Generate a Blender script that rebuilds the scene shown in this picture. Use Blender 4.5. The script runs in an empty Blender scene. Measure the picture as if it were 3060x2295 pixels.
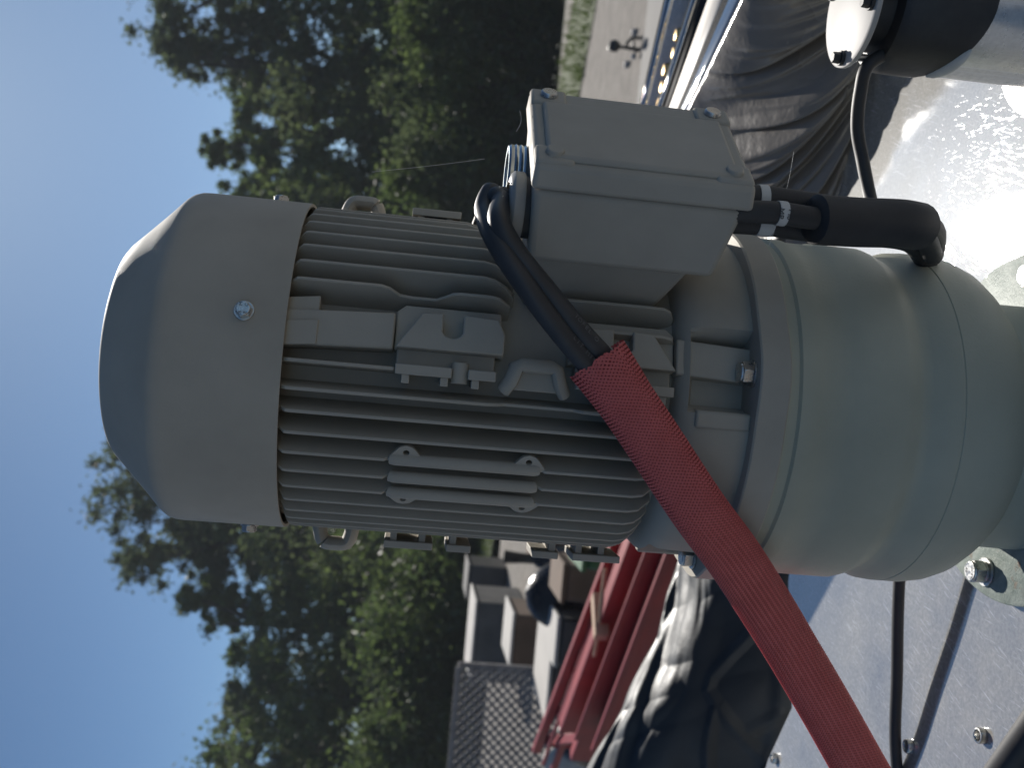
import bpy, bmesh, math, random
import numpy as np
from math import sin, cos, tan, pi, radians as RAD, degrees, hypot, atan2, sqrt
from mathutils import Vector, Matrix

random.seed(7); rng = np.random.default_rng(7)
scn = bpy.context.scene
COL = scn.collection
H = 1.9                      # camera height above the yard; builders below use heights relative to the eye

# ------------------------------------------------------------------ camera
FPX, ROLL, PITCH, DM = 3000.0, RAD(5.0), RAD(5.7), 0.8
Fv = Vector((0, cos(PITCH), -sin(PITCH))); Rv = Vector((1, 0, 0)); Uv = Vector((0, sin(PITCH), cos(PITCH)))
Xc = -Uv*cos(ROLL) + Rv*sin(ROLL); Yc = Uv*sin(ROLL) + Rv*cos(ROLL)      # the phone was held on its side
cd = bpy.data.cameras.new('camera'); cam = bpy.data.objects.new('camera', cd); COL.objects.link(cam)
cam.matrix_world = Matrix(((Xc.x, Yc.x, -Fv.x, 0), (Xc.y, Yc.y, -Fv.y, 0), (Xc.z, Yc.z, -Fv.z, H), (0, 0, 0, 1)))
cd.sensor_width = 36; cd.sensor_fit = 'HORIZONTAL'; cd.lens = 36*FPX/3060
cd.clip_start = 0.02; cd.clip_end = 3000
cd.dof.use_dof = True; cd.dof.focus_distance = 0.70; cd.dof.aperture_fstop = 10.0
scn.camera = cam

# ------------------------------------------------------------------ sky and sun
SUN_EL, SUN_AZ = RAD(32.0), RAD(11.5)
SUN = Vector((sin(SUN_AZ)*cos(SUN_EL), cos(SUN_AZ)*cos(SUN_EL), sin(SUN_EL)))
w = bpy.data.worlds.new('World'); scn.world = w; w.use_nodes = True
nt = w.node_tree; nt.nodes.clear()
sky = nt.nodes.new('ShaderNodeTexSky'); sky.sky_type = 'NISHITA'; sky.sun_disc = False
sky.sun_elevation = SUN_EL; sky.sun_rotation = SUN_AZ
sky.air_density = 0.6; sky.dust_density = 0.26; sky.ozone_density = 5.0
bg = nt.nodes.new('ShaderNodeBackground'); bg.inputs['Strength'].default_value = 0.05
wo = nt.nodes.new('ShaderNodeOutputWorld')
tint = nt.nodes.new('ShaderNodeMix'); tint.data_type = 'RGBA'; tint.blend_type = 'MULTIPLY'; tint.inputs[0].default_value = 1; tint.inputs[7].default_value = (.86, .99, .96, 1)   # a clear, slightly cyan summer sky
nt.links.new(sky.outputs[0], tint.inputs[6]); nt.links.new(tint.outputs[2], bg.inputs[0]); nt.links.new(bg.outputs[0], wo.inputs[0])
sl = bpy.data.lights.new('sun', 'SUN'); so = bpy.data.objects.new('sun', sl); COL.objects.link(so)
sl.energy = 4.2; sl.angle = RAD(0.53); sl.color = (1.0, 0.95, 0.88)
so.rotation_euler = SUN.to_track_quat('Z', 'Y').to_euler(); so.location = SUN*30
scn.view_settings.view_transform = 'Standard'; scn.view_settings.look = 'None'
scn.view_settings.exposure = 0.64; scn.view_settings.gamma = 1.0; scn.view_settings.use_curve_mapping = False
scn.cycles.use_denoising = True
scn.cycles.max_bounces = 8; scn.cycles.transparent_max_bounces = 12
scn.cycles.sample_clamp_indirect = 6.0

# ------------------------------------------------------------------ where a direction seen in the photo meets a real surface
def ray(x, y): return Fv + Xc*((x-1530)/FPX) + Yc*((1147.5-y)/FPX)
def atY(x, y, Y): d = ray(x, y); return d*(Y/d.y)
def atZ(x, y, z): d = ray(x, y); return d*(z/d.z)
def proj(p): d = p.dot(Fv); return 1530+FPX*p.dot(Xc)/d, 1147.5-FPX*p.dot(Yc)/d
def cyl(x, y, r):            # angle from the front (degrees, + to the right) and height on the motor's cylinder
    d = ray(x, y); a = d.x**2+d.y**2; b = -2*DM*d.y; c = DM*DM-r*r
    t = (-b-sqrt(max(0, b*b-4*a*c)))/(2*a); p = d*t
    return degrees(atan2(p.x, DM-p.y)), p.z
def pol(r, th, z): a = RAD(th); return Vector((r*sin(a), DM-r*cos(a), z))

# ------------------------------------------------------------------ materials
def newmat(name):
    m = bpy.data.materials.new(name); m.use_nodes = True
    return m, m.node_tree, m.node_tree.nodes['Principled BSDF']
def nd(t, typ, **k):
    n = t.nodes.new(typ)
    for a, v in k.items():
        if a in n.inputs: n.inputs[a].default_value = v
        else: setattr(n, a, v)
    return n
def coords(t, sc=(1, 1, 1), rot=(0, 0, 0)):
    tc = nd(t, 'ShaderNodeTexCoord'); mp = nd(t, 'ShaderNodeMapping')
    mp.inputs['Scale'].default_value = sc; mp.inputs['Rotation'].default_value = rot
    t.links.new(tc.outputs['Object'], mp.inputs['Vector']); return mp.outputs[0]
def ramp(t, fac, stops):
    r = nd(t, 'ShaderNodeValToRGB'); e = r.color_ramp.elements
    while len(e) < len(stops): e.new(0.5)
    for q, (p, c) in zip(e, stops): q.position = p; q.color = c if len(c) == 4 else (*c, 1)
    t.links.new(fac, r.inputs[0]); return r.outputs[0]
def noise(t, vec, scale, detail=4, rough=.55):
    n = nd(t, 'ShaderNodeTexNoise'); n.inputs['Scale'].default_value = scale
    n.inputs['Detail'].default_value = detail; n.inputs['Roughness'].default_value = rough
    t.links.new(vec, n.inputs['Vector']); return n.outputs['Fac']
def bump(t, p, fac, strength, dist=.001):
    b = nd(t, 'ShaderNodeBump'); b.inputs['Strength'].default_value = strength; b.inputs['Distance'].default_value = dist
    t.links.new(fac, b.inputs['Height']); t.links.new(b.outputs[0], p.inputs['Normal']); return b
def mat(name, c1, c2=None, sc=20, rough=.5, metal=0., bs=.15, bsc=None, bd=.001, rr=None, detail=5, spec=.5, lo=.35, hi=.65, vec=(1, 1, 1), coat=0):
    m, t, p = newmat(name); v = coords(t, vec)
    c2 = c2 or tuple(x*.8 for x in c1)
    f = noise(t, v, sc, detail)
    t.links.new(ramp(t, f, [(lo, c1), (hi, c2)]), p.inputs['Base Color'])
    p.inputs['Roughness'].default_value = rough; p.inputs['Metallic'].default_value = metal
    p.inputs['Specular IOR Level'].default_value = spec; p.inputs['Coat Weight'].default_value = coat
    if rr:
        g = noise(t, v, sc*2.3, 3)
        t.links.new(ramp(t, g, [(.3, (rr[0],)*3), (.7, (rr[1],)*3)]), p.inputs['Roughness'])
    if bs: bump(t, p, noise(t, v, bsc or sc*6, 3), bs, bd)
    return m
M = {}
M['motor'] = mat('grey_motor_paint', (.435, .402, .340), (.365, .338, .285), 16, .6, bs=.25, bsc=900, bd=.0004, rr=(.54, .70), spec=.15, detail=9, lo=.30, hi=.72)
M['gear'] = mat('greenish_grey_gear_paint', (.47, .47, .375), (.36, .365, .29), 9, .55, bs=.3, bsc=420, bd=.0006, rr=(.45, .65), spec=.3, detail=9, lo=.3, hi=.72)
# foot: same paint, chipped and rusty
m, t, p = newmat('chipped_green_paint'); v = coords(t)
a = ramp(t, noise(t, v, 60, 6), [(.40, (.17, .21, .185)), (.62, (.27, .31, .28))])
b = ramp(t, noise(t, v, 38, 6, .7), [(.60, (0, 0, 0)), (.70, (1, 1, 1))])
mx = nd(t, 'ShaderNodeMix', data_type='RGBA'); t.links.new(b, mx.inputs[0]); t.links.new(a, mx.inputs[6]); mx.inputs[7].default_value = (.20, .11, .06, 1)
t.links.new(mx.outputs[2], p.inputs['Base Color']); p.inputs['Roughness'].default_value = .5
bump(t, p, noise(t, v, 300, 6, .7), .7, .001); M['foot'] = m
M['steel'] = mat('zinc_plated_steel', (.62, .61, .58), (.45, .45, .44), 120, .3, 1.0, bs=.1, rr=(.22, .42))
M['zinc_blue'] = mat('bright_threaded_steel', (.60, .66, .70), (.42, .47, .50), 90, .22, 1.0, bs=.05)
M['cable'] = mat('black_cable_jacket', (.036, .036, .037), (.045, .045, .047), 60, .48, bs=.1, bsc=300, bd=.0003)
M['hose'] = mat('dull_black_rubber', (.026, .026, .027), (.038, .037, .037), 30, .55, bs=.2, bsc=200, bd=.0005)
M['rubber'] = mat('black_rubber', (.02, .02, .022), (.035, .035, .035), 40, .5, bs=.2, bsc=250)
M['white_tape'] = mat('white_label_plastic', (.62, .61, .57), (.54, .53, .50), 50, .5, bs=.05)
M['ink'] = mat('dark_ink', (.03, .03, .03), (.05, .05, .05), 50, .6, bs=0)
M['grey_ink'] = mat('pale_grey_ink', (.17, .17, .175), (.10, .10, .10), 500, .6, bs=0)
M['red_yarn'] = mat('red_braid_yarn', (.80, .20, .185), (.72, .17, .155), 60, .55, bs=.4, bsc=1500, bd=.0003, spec=.4)
M['red_lining'] = mat('dark_red_lining', (.30, .045, .045), (.24, .035, .035), 60, .8, bs=0)
M['paint_white'] = mat('pale_plug_plastic', (.33, .325, .30), (.29, .285, .27), 60, .42, bs=.1)
M['leaf_litter'] = mat('dry_brown_bits', (.22, .14, .06), (.12, .07, .03), 200, .8, bs=.2)

for key, c_ in (('red_yarn', (.60, .06, .055)), ('red_lining', (.22, .02, .02))):   # thin woven cloth lets light through
    t = M[key].node_tree; p = t.nodes['Principled BSDF']; tr = nd(t, 'ShaderNodeBsdfTranslucent'); tr.inputs[0].default_value = (*c_, 1)
    ms = nd(t, 'ShaderNodeMixShader'); ms.inputs[0].default_value = .22; t.links.new(p.outputs[0], ms.inputs[1]); t.links.new(tr.outputs[0], ms.inputs[2]); t.links.new(ms.outputs[0], t.nodes['Material Output'].inputs[0])

def stainless(name, base, rough, dust, scr=.25, dustcol=(.34, .34, .34)):
    m, t, p = newmat(name)
    def turned(ang, sc):
        m2 = nd(t, 'ShaderNodeMapping'); m2.inputs['Scale'].default_value = sc; t.links.new(coords(t, (1, 1, 1), (0, 0, RAD(ang))), m2.inputs['Vector']); return m2.outputs[0]
    v1 = turned(-66, (28, 560, 1)); v2 = turned(-84, (40, 700, 1)); v3 = coords(t)
    s1 = ramp(t, noise(t, v1, 1.0, 2), [(.63, (0, 0, 0)), (.69, (1, 1, 1))])
    s2 = ramp(t, noise(t, v2, 1.0, 2), [(.64, (0, 0, 0)), (.70, (1, 1, 1))])
    mxs = nd(t, 'ShaderNodeMath', operation='MAXIMUM'); t.links.new(s1, mxs.inputs[0]); t.links.new(s2, mxs.inputs[1])
    p.inputs['Base Color'].default_value = (*base, 1); p.inputs['Metallic'].default_value = 1
    rf = ramp(t, noise(t, v3, 14, 6, .6), [(.3, (rough*.93,)*3), (.7, (rough*1.08,)*3)])
    t.links.new(rf, p.inputs['Roughness'])
    hs = nd(t, 'ShaderNodeMath', operation='ADD'); t.links.new(mxs.outputs[0], hs.inputs[0])
    wn = noise(t, v3, 6, 2); wm = nd(t, 'ShaderNodeMath', operation='MULTIPLY'); t.links.new(wn, wm.inputs[0]); wm.inputs[1].default_value = 1.2
    t.links.new(wm.outputs[0], hs.inputs[1])
    bump(t, p, hs.outputs[0], scr, .0004)
    d = nd(t, 'ShaderNodeBsdfDiffuse'); 
    dc = ramp(t, noise(t, v3, 260, 5, .7), [(.35, tuple(c*.8 for c in dustcol)), (.7, tuple(min(1, c*1.25) for c in dustcol))])
    sm = nd(t, 'ShaderNodeMix', data_type='RGBA'); t.links.new(mxs.outputs[0], sm.inputs[0]); t.links.new(dc, sm.inputs[6]); sm.inputs[7].default_value = (.85, .85, .85, 1)
    t.links.new(sm.outputs[2], d.inputs['Color'])
    mixs = nd(t, 'ShaderNodeMixShader')
    fac = ramp(t, noise(t, v3, 9, 7, .65), [(.25, (dust*.6,)*3), (.75, (min(1, dust*1.35),)*3)])
    t.links.new(fac, mixs.inputs[0]); t.links.new(p.outputs[0], mixs.inputs[1]); t.links.new(d.outputs[0], mixs.inputs[2])
    gl_ = nd(t, 'ShaderNodeBsdfAnisotropic'); gl_.distribution = 'BECKMANN'; gl_.inputs['Color'].default_value = (*base, 1)
    t.links.new(rf, gl_.inputs['Roughness']); t.links.new(p.inputs['Normal'].links[0].from_socket, gl_.inputs['Normal']); 
    g2 = nd(t, 'ShaderNodeBsdfAnisotropic'); g2.distribution = 'GGX'; g2.inputs['Color'].default_value = (*base, 1); g2.inputs['Roughness'].default_value = .36
    m2 = nd(t, 'ShaderNodeMixShader'); m2.inputs[0].default_value = .026; t.links.new(gl_.outputs[0], m2.inputs[1]); t.links.new(g2.outputs[0], m2.inputs[2]); t.links.new(m2.outputs[0], mixs.inputs[1])
    t.links.new(mixs.outputs[0], t.nodes['Material Output'].inputs[0])
    return m
M['sheet'] = stainless('scratched_stainless_sheet', (.62, .63, .64), .100, .40, .10, (.53, .515, .475))
M['polished'] = stainless('polished_stainless', (.62, .62, .62), .13, .10, .1)
M['tube'] = stainless('brushed_stainless', (.66, .65, .64), .28, .55, .10, (.72, .71, .68))
M['cap'] = mat('pale_satin_steel', (.42, .41, .395), (.37, .36, .35), 8, .55, .0, bs=.05, spec=.3)
M['pale_plastic'] = mat('pale_plastic', (.56, .53, .48), (.50, .47, .43), 3, .5, bs=.05)
M['brass'] = mat('brass', (.70, .50, .24), (.5, .34, .15), 40, .3, 1.0, bs=.1)

def film_mat(name, c, rough, sc, strength, vec=(1, 1, 1), spec=.5):
    m, t, p = newmat(name); v = coords(t, vec)
    p.inputs['Base Color'].default_value = (*c, 1)
    p.inputs['Roughness'].default_value = rough; p.inputs['Specular IOR Level'].default_value = spec
    rf = ramp(t, noise(t, v, sc*.6, 4), [(.3, (rough*.7,)*3), (.7, (rough*1.6,)*3)]); t.links.new(rf, p.inputs['Roughness'])
    bump(t, p, noise(t, v, sc, 5, .6), strength, .01)
    return m
M['film'] = film_mat('black_plastic_film', (.032, .037, .042), .46, 14, .3, spec=.3)
M['bag'] = film_mat('black_bag_film', (.014, .014, .016), .25, 9, .7)
M['mirror_film'] = film_mat('grey_stretch_film', (.20, .18, .155), .20, 9, .45, spec=.65)
M['red'] = mat('red_machine_paint', (.33, .035, .035), (.24, .028, .030), 6, .45, bs=.1)
M['wood'] = mat('pale_wood', (.50, .33, .22), (.40, .26, .16), 12, .7, bs=.2)
M['gravel'] = mat('gravel', (.26, .24, .215), (.165, .15, .135), 5, .95, bs=.9, bsc=30, bd=.03, detail=9, lo=.3, hi=.7)
M['concrete'] = mat('smooth_concrete', (.20, .195, .185), (.165, .16, .155), 1.2, .85, bs=.2)
M['soil'] = mat('woodland_soil', (.06, .06, .035), (.035, .045, .02), .8, .95, bs=.5, bsc=4, bd=.1)
M['lawn'] = mat('short_grass', (.06, .085, .022), (.042, .065, .016), 4, .9, bs=.6, bsc=40, bd=.03)
M['bark'] = mat('bark', (.10, .08, .06), (.05, .042, .034), 5, .9, bs=.6, bsc=20, bd=.03)
M['grey_box'] = mat('weathered_grey_cover', (.10, .098, .096), (.065, .065, .064), 3, .7, bs=.3, bsc=12, bd=.02)
M['sunlit_top_and_stone'] = mat('sunlit_top_and_stone', (.48, .46, .43), (.40, .385, .36), 3, .7, bs=.1)  # pale colour stands for sunlight on the stack tops; also pale stones
M['brown'] = mat('brown_cardboard', (.15, .10, .07), (.11, .075, .05), 4, .85, bs=.1)
M['dark_box'] = mat('dark_grey_plastic', (.05, .05, .052), (.035, .035, .037), 4, .5, bs=.1)
M['green'] = mat('green_plastic', (.03, .13, .045), (.025, .10, .035), 6, .5, bs=.1)
M['trellis'] = mat('weathered_trellis_wood', (.26, .25, .245), (.18, .17, .17), 9, .8, bs=.2)
M['white_sack'] = mat('white_woven_sack', (.55, .54, .50), (.45, .44, .42), 8, .8, bs=.4, bsc=15, bd=.02)
M['black_iron'] = mat('black_iron', (.03, .03, .032), (.045, .043, .042), 12, .45, bs=.1)

def leafmat(name, c1, c2, sc):
    m, t, p = newmat(name); t.nodes.remove(p); v = coords(t)
    col = ramp(t, noise(t, v, sc, 3), [(.35, c1), (.65, c2)])
    d = nd(t, 'ShaderNodeBsdfDiffuse'); tr = nd(t, 'ShaderNodeBsdfTranslucent'); g = nd(t, 'ShaderNodeBsdfGlossy'); g.inputs['Roughness'].default_value = .45
    g.inputs['Color'].default_value = (.5, .5, .5, 1)
    t.links.new(col, d.inputs[0]); t.links.new(col, tr.inputs[0])
    a = nd(t, 'ShaderNodeMixShader'); a.inputs[0].default_value = .48
    t.links.new(d.outputs[0], a.inputs[1]); t.links.new(tr.outputs[0], a.inputs[2])
    b = nd(t, 'ShaderNodeMixShader'); b.inputs[0].default_value = .06
    t.links.new(a.outputs[0], b.inputs[1]); t.links.new(g.outputs[0], b.inputs[2])
    t.links.new(b.outputs[0], t.nodes['Material Output'].inputs[0]); return m
M['leaf_a'] = leafmat('oak_leaves', (.085, .130, .040), (.125, .165, .05), .5)
M['leaf_b'] = leafmat('dull_dark_leaves', (.075, .105, .045), (.105, .130, .058), .5)
M['leaf_c'] = leafmat('yellowish_leaves', (.11, .15, .04), (.15, .18, .05), .5)
M['blade'] = leafmat('grass_blades', (.055, .085, .018), (.08, .105, .025), 2)

# ------------------------------------------------------------------ mesh builder (points relative to the eye height)
class MB:
    def __init__(s): s.v = []; s.f = []
    def add(s, vs, fs):
        o = len(s.v); s.v += [tuple(q) for q in vs]; s.f += [tuple(i+o for i in f) for f in fs]; return s
    def box(s, c, size, rot=None):
        c = Vector(c); h = Vector(size)/2; R = rot or Matrix.Identity(3)
        vs = [c+R@Vector((sx*h.x, sy*h.y, sz*h.z)) for sx in (-1, 1) for sy in (-1, 1) for sz in (-1, 1)]
        return s.box8(vs)
    def box8(s, vs):   # order: x, then y, then z
        return s.add(vs, [(0, 1, 3, 2), (4, 6, 7, 5), (0, 4, 5, 1), (2, 3, 7, 6), (0, 2, 6, 4), (1, 5, 7, 3)])
    def bar(s, a, b, wd, ht, up=(0, 0, 1)):
        a, b = Vector(a), Vector(b); d = (b-a).normalized(); sd = d.cross(Vector(up)).normalized(); u = sd.cross(d)
        vs = [q+sd*(i*wd/2)+u*(j*ht/2) for q in (a, b) for i in (-1, 1) for j in (-1, 1)]
        return s.box8(vs)
    def rod(s, a, b, r0, r1=None, n=16, caps=True):
        a, b = Vector(a), Vector(b); r1 = r0 if r1 is None else r1
        d = (b-a).normalized(); u = d.orthogonal().normalized(); w_ = d.cross(u)
        vs = [q+(u*cos(2*pi*i/n)+w_*sin(2*pi*i/n))*r for q, r in ((a, r0), (b, r1)) for i in range(n)]
        fs = [(i, (i+1) % n, n+(i+1) % n, n+i) for i in range(n)]
        if caps: fs += [tuple(range(n))[::-1], tuple(range(n, 2*n))]
        return s.add(vs, fs)
    def lathe(s, c, prof, n=96, rfun=None):   # prof: (r, z); axis vertical through c=(x, y)
        vs = []; fs = []; k = len(prof)
        for i in range(n):
            a = 2*pi*i/n
            for (r, z) in prof:
                rr = r if rfun is None else rfun(a, r, z)
                vs.append((c[0]+rr*sin(a), c[1]-rr*cos(a), z))
        for i in range(n):
            j = (i+1) % n
            for q in range(k-1): fs.append((i*k+q, i*k+q+1, j*k+q+1, j*k+q))
        return s.add(vs, fs)
    def tube(s, path, r, n=12, flat=None, caps=True, side=None):
        P = [Vector(q) for q in path]; vs = []; fs = []; m = len(P); prev = None
        for i, q in enumerate(P):
            d = (P[min(i+1, m-1)]-P[max(i-1, 0)]).normalized()
            if side is not None: u = (Vector(side)-d*d.dot(Vector(side))).normalized()
            elif prev is None: u = d.orthogonal().normalized()
            else: u = (prev-d*prev.dot(d)).normalized()
            prev = u; w_ = d.cross(u); rr = r[i] if isinstance(r, (list, tuple)) else r
            fl = flat or 1
            vs += [q+u*(rr*cos(2*pi*j/n))+w_*(rr*fl*sin(2*pi*j/n)) for j in range(n)]
        for i in range(m-1):
            for j in range(n):
                k = (j+1) % n; fs.append((i*n+j, i*n+k, (i+1)*n+k, (i+1)*n+j))
        if caps: fs += [tuple(range(n))[::-1], tuple(range((m-1)*n, m*n))]
        return s.add(vs, fs)
    def prism(s, poly, fn0, fn1):   # poly of 2-D points, fn maps a point to the two faces
        n = len(poly); vs = [fn0(*q) for q in poly]+[fn1(*q) for q in poly]
        fs = [tuple(range(n)), tuple(range(n, 2*n))[::-1]]+[(i, n+i, n+(i+1) % n, (i+1) % n) for i in range(n)]
        return s.add(vs, fs)
    def grid(s, fn, nu, nv):
        vs = [fn(i/(nu-1), j/(nv-1)) for i in range(nu) for j in range(nv)]
        fs = [(i*nv+j, (i+1)*nv+j, (i+1)*nv+j+1, i*nv+j+1) for i in range(nu-1) for j in range(nv-1)]
        return s.add(vs, fs)
    def hexhead(s, c, axis, af, h):
        c = Vector(c); ax = Vector(axis).normalized(); r = af/sqrt(3)
        s.rod(c, c+ax*h*.8, r, r, 6); return s.rod(c+ax*h*.8, c+ax*h, af*.5, af*.46, 24)

def build(mb, name, material, parent=None, loc=None, bevel=0, smooth=40, seg=2, fix=True):
    """loc: the thing's base, relative to the eye; children use their parent's base."""
    L = Vector(parent['base']) if parent is not None else Vector(loc if loc is not None else mb.v[0])
    me = bpy.data.meshes.new(name)
    me.from_pydata([(q[0]-L.x, q[1]-L.y, q[2]-L.z) for q in mb.v], [], mb.f)
    if fix:
        bm = bmesh.new(); bm.from_mesh(me); bmesh.ops.recalc_face_normals(bm, faces=bm.faces); bm.to_mesh(me); bm.free()
    if smooth:
        me.shade_smooth(); me.set_sharp_from_angle(angle=RAD(smooth))
    me.materials.append(material if not isinstance(material, str) else M[material]); me.update()
    o = bpy.data.objects.new(name, me); COL.objects.link(o)
    if parent is not None: o.parent = parent; o['base'] = parent['base']
    else: o.location = (L.x, L.y, L.z+H); o['base'] = tuple(L)
    if bevel:
        b = o.modifiers.new('bevel', 'BEVEL'); b.width = bevel; b.segments = seg; b.limit_method = 'ANGLE'; b.angle_limit = RAD(40); b.harden_normals = False
    return o
def tag(o, label, cat, group=None):
    o['label'] = label; o['category'] = cat
    if group: o['group'] = group
    return o
def thing(name, loc, label, cat, group=None):
    o = bpy.data.objects.new(name, None); COL.objects.link(o); o.empty_display_size = .05
    L = Vector(loc); o.location = (L.x, L.y, L.z+H); o['base'] = tuple(L); return tag(o, label, cat, group)
def structure(o): o['kind'] = 'structure'; return o
def textmesh(body, size, mtx, name, material, parent, depth=.0002):
    c = bpy.data.curves.new('writing', 'FONT'); c.body = body; c.size = size; c.align_x = 'CENTER'; c.align_y = 'CENTER'; c.extrude = depth
    tmp = bpy.data.objects.new('writing', c); me = bpy.data.meshes.new_from_object(tmp)
    bpy.data.objects.remove(tmp); me.transform(mtx)
    L = Vector(parent['base']); me.transform(Matrix.Translation(-L))
    me.materials.append(M[material]); me.name = name
    o = bpy.data.objects.new(name, me); COL.objects.link(o); o.parent = parent; o['base'] = parent['base']; return o
def frame(o, x, y, z=None):   # 4x4 with columns x (reading direction), y (up of letters)
    x = Vector(x).normalized(); y = (Vector(y)-x*x.dot(Vector(y))).normalized(); z = x.cross(y)
    return Matrix(((x.x, y.x, z.x, o[0]), (x.y, y.y, z.y, o[1]), (x.z, y.z, z.z, o[2]), (0, 0, 0, 1)))
def catmull(pts, n=8):
    P = [Vector(q) for q in pts]; out = []
    for i in range(len(P)-1):
        a, b, c, d = P[max(i-1, 0)], P[i], P[i+1], P[min(i+2, len(P)-1)]
        for k in range(n):
            t = k/n; out.append(.5*((2*b)+(c-a)*t+(2*a-5*b+4*c-d)*t*t+(3*b-a-3*c+d)*t**3))
    return out+[P[-1]]
def lerp(a, b, t): return a+(b-a)*t
def vnoise(x, y, seed=0):   # smooth value noise for folds
    xi, yi = math.floor(x), math.floor(y); fx, fy = x-xi, y-yi
    h = lambda i, j: (math.sin(i*127.1+j*311.7+seed*74.7)*43758.5453) % 1
    fx = fx*fx*(3-2*fx); fy = fy*fy*(3-2*fy)
    return lerp(lerp(h(xi, yi), h(xi+1, yi), fx), lerp(h(xi, yi+1), h(xi+1, yi+1), fx), fy)

# =================================================================== SETTING
def lerp(a, b, t): return a+(b-a)*t
GZ = -1.9
def gz(X, Y):       # the yard is level, then falls away behind the grass strip
    yb = lerp(18.6, 15.7, min(1, max(0, X/4))); return GZ - max(0, min(Y, 60)-yb)*.115
mb = MB()
xs = sorted([-700, -200, -80]+[i*4 for i in range(-12, 13)]+[2]+[80, 200, 700]); ys = [-60, -10, 0, 4, 8, 12, 14.5, 15.7, 16.6, 17.6, 18.6, 20, 22, 26, 30, 36, 42, 50, 60, 120, 400, 1500]
vs = [(x, y, gz(x, y)) for x in xs for y in ys]; n = len(ys)
fs = [(i*n+j, (i+1)*n+j, (i+1)*n+j+1, i*n+j+1) for i in range(len(xs)-1) for j in range(n-1)]
mb.add(vs, fs); g = structure(build(mb, 'ground', 'gravel', loc=(0, 0, GZ)))
g.data.materials.append(M['soil'])
for pl in g.data.polygons:
    if pl.center.y > (18.6 if pl.center.x < 2 else 15.8): pl.material_index = 1
# grass strip along the far side of the yard
GN0, GN1, GF0, GF1 = atZ(1736, 262, GZ), atZ(1786, 0, GZ), atZ(1672, 262, GZ), atZ(1716, 0, GZ)
def gl(t): k = (lerp(-14, 22, t)-GN0.x)/(GN1.x-GN0.x); return Vector((lerp(-14, 22, t), GN0.y+(GN1.y-GN0.y)*k, GZ+.012))
def gw(x): return max(1.2, GF0.y+(GF1.y-GF0.y)*(x-GF0.x)/(GF1.x-GF0.x)-(GN0.y+(GN1.y-GN0.y)*(x-GN0.x)/(GN1.x-GN0.x)))
mb = MB(); nn = 60
def strip(u, v):
    q = gl(u); wv = .25*(vnoise(u*40, 1, 3)-.5)
    return Vector((q.x, q.y+wv*(1-v)+v*gw(q.x), GZ+.012+.03*sin(pi*v)))
mb.grid(strip, nn, 7); structure(build(mb, 'grass_verge', 'lawn', loc=(0, 16, GZ)))
N = 9000; P = rng.random((N, 2)); bm_ = MB(); vs = []; fs = []
for i, (u, v) in enumerate(P):
    q = strip(.2+u*.75, v**1.3); a = rng.random()*pi; hgt = .05+.09*rng.random(); wd = .012
    dx, dy = cos(a)*wd, sin(a)*wd; lx, ly = (rng.random()-.5)*.06, (rng.random()-.5)*.06; k = len(vs)
    vs += [(q.x-dx, q.y-dy, q.z), (q.x+dx, q.y+dy, q.z), (q.x+lx, q.y+ly, q.z+hgt)]; fs.append((k, k+1, k+2))
bm_.add(vs, fs); o = build(bm_, 'grass', 'blade', loc=(0, 16, GZ), smooth=0, fix=False); o['kind'] = 'stuff'; tag(o, 'short green grass along the far edge of the gravel yard', 'grass')
# concrete slab nearer on the right
mb = MB(); mb.box8([(1.2, 8.4, GZ-.1), (1.2, 8.4, GZ+.02), (1.2, 9.55, GZ-.1), (1.2, 9.55, GZ+.02), (6.5, 7.6, GZ-.1), (6.5, 7.6, GZ+.02), (6.5, 8.9, GZ-.1), (6.5, 8.9, GZ+.02)])
structure(build(mb, 'concrete_path', 'concrete', loc=(3, 9, GZ)))

# low wooded hills that close the view behind the trees
mb = MB()
def hill(u, v):
    x_ = lerp(-680, 680, u); return Vector((x_, 330+v*500+60*sin(u*9), GZ-8.1+3.9+(14+5*vnoise(u*14, 0, 2)+3*vnoise(u*40, 3, 4))*sin(pi*min(1, v*1.4+.02))*.75))
mb.grid(hill, 120, 14); structure(build(mb, 'hills', 'soil', loc=(0, 400, GZ-4), smooth=180))
# ------------------------------------------------------------------ trees
def leaf_cloud(centres, radii, per, size, sq=.8):
    C = np.asarray(centres); n = len(C)*per
    ci = np.repeat(np.arange(len(C)), per); d = rng.normal(size=(n, 3)); d /= np.linalg.norm(d, axis=1)[:, None]
    rr = np.asarray(radii)[ci]*np.minimum(1.9, np.abs(rng.normal(0, .72, n))+.08); p = C[ci]+d*rr[:, None]*np.array([1, 1, sq])
    u = rng.normal(size=(n, 3)); u /= np.linalg.norm(u, axis=1)[:, None]
    v = np.cross(u, rng.normal(size=(n, 3))); v /= np.linalg.norm(v, axis=1)[:, None]
    s = size*(.6+.8*rng.random(n))[:, None]
    V = np.stack([p-u*s*.5, p+v*s*.28, p+u*s*.5, p-v*s*.28], 1).reshape(-1, 3)
    return V
def leaf_obj(V, name, material, parent):
    L = np.array(parent['base']); me = bpy.data.meshes.new(name); n = len(V)//4
    me.vertices.add(len(V)); me.vertices.foreach_set('co', (V-L).astype(np.float32).ravel())
    me.loops.add(len(V)); me.loops.foreach_set('vertex_index', np.arange(len(V), dtype=np.int32))
    me.polygons.add(n); me.polygons.foreach_set('loop_start', np.arange(0, len(V), 4, dtype=np.int32))
    me.polygons.foreach_set('loop_total', np.full(n, 4, dtype=np.int32)); me.update(calc_edges=True)
    me.materials.append(M[material]); o = bpy.data.objects.new(name, me); COL.objects.link(o); o.parent = parent; o['base'] = parent['base']; return o
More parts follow.
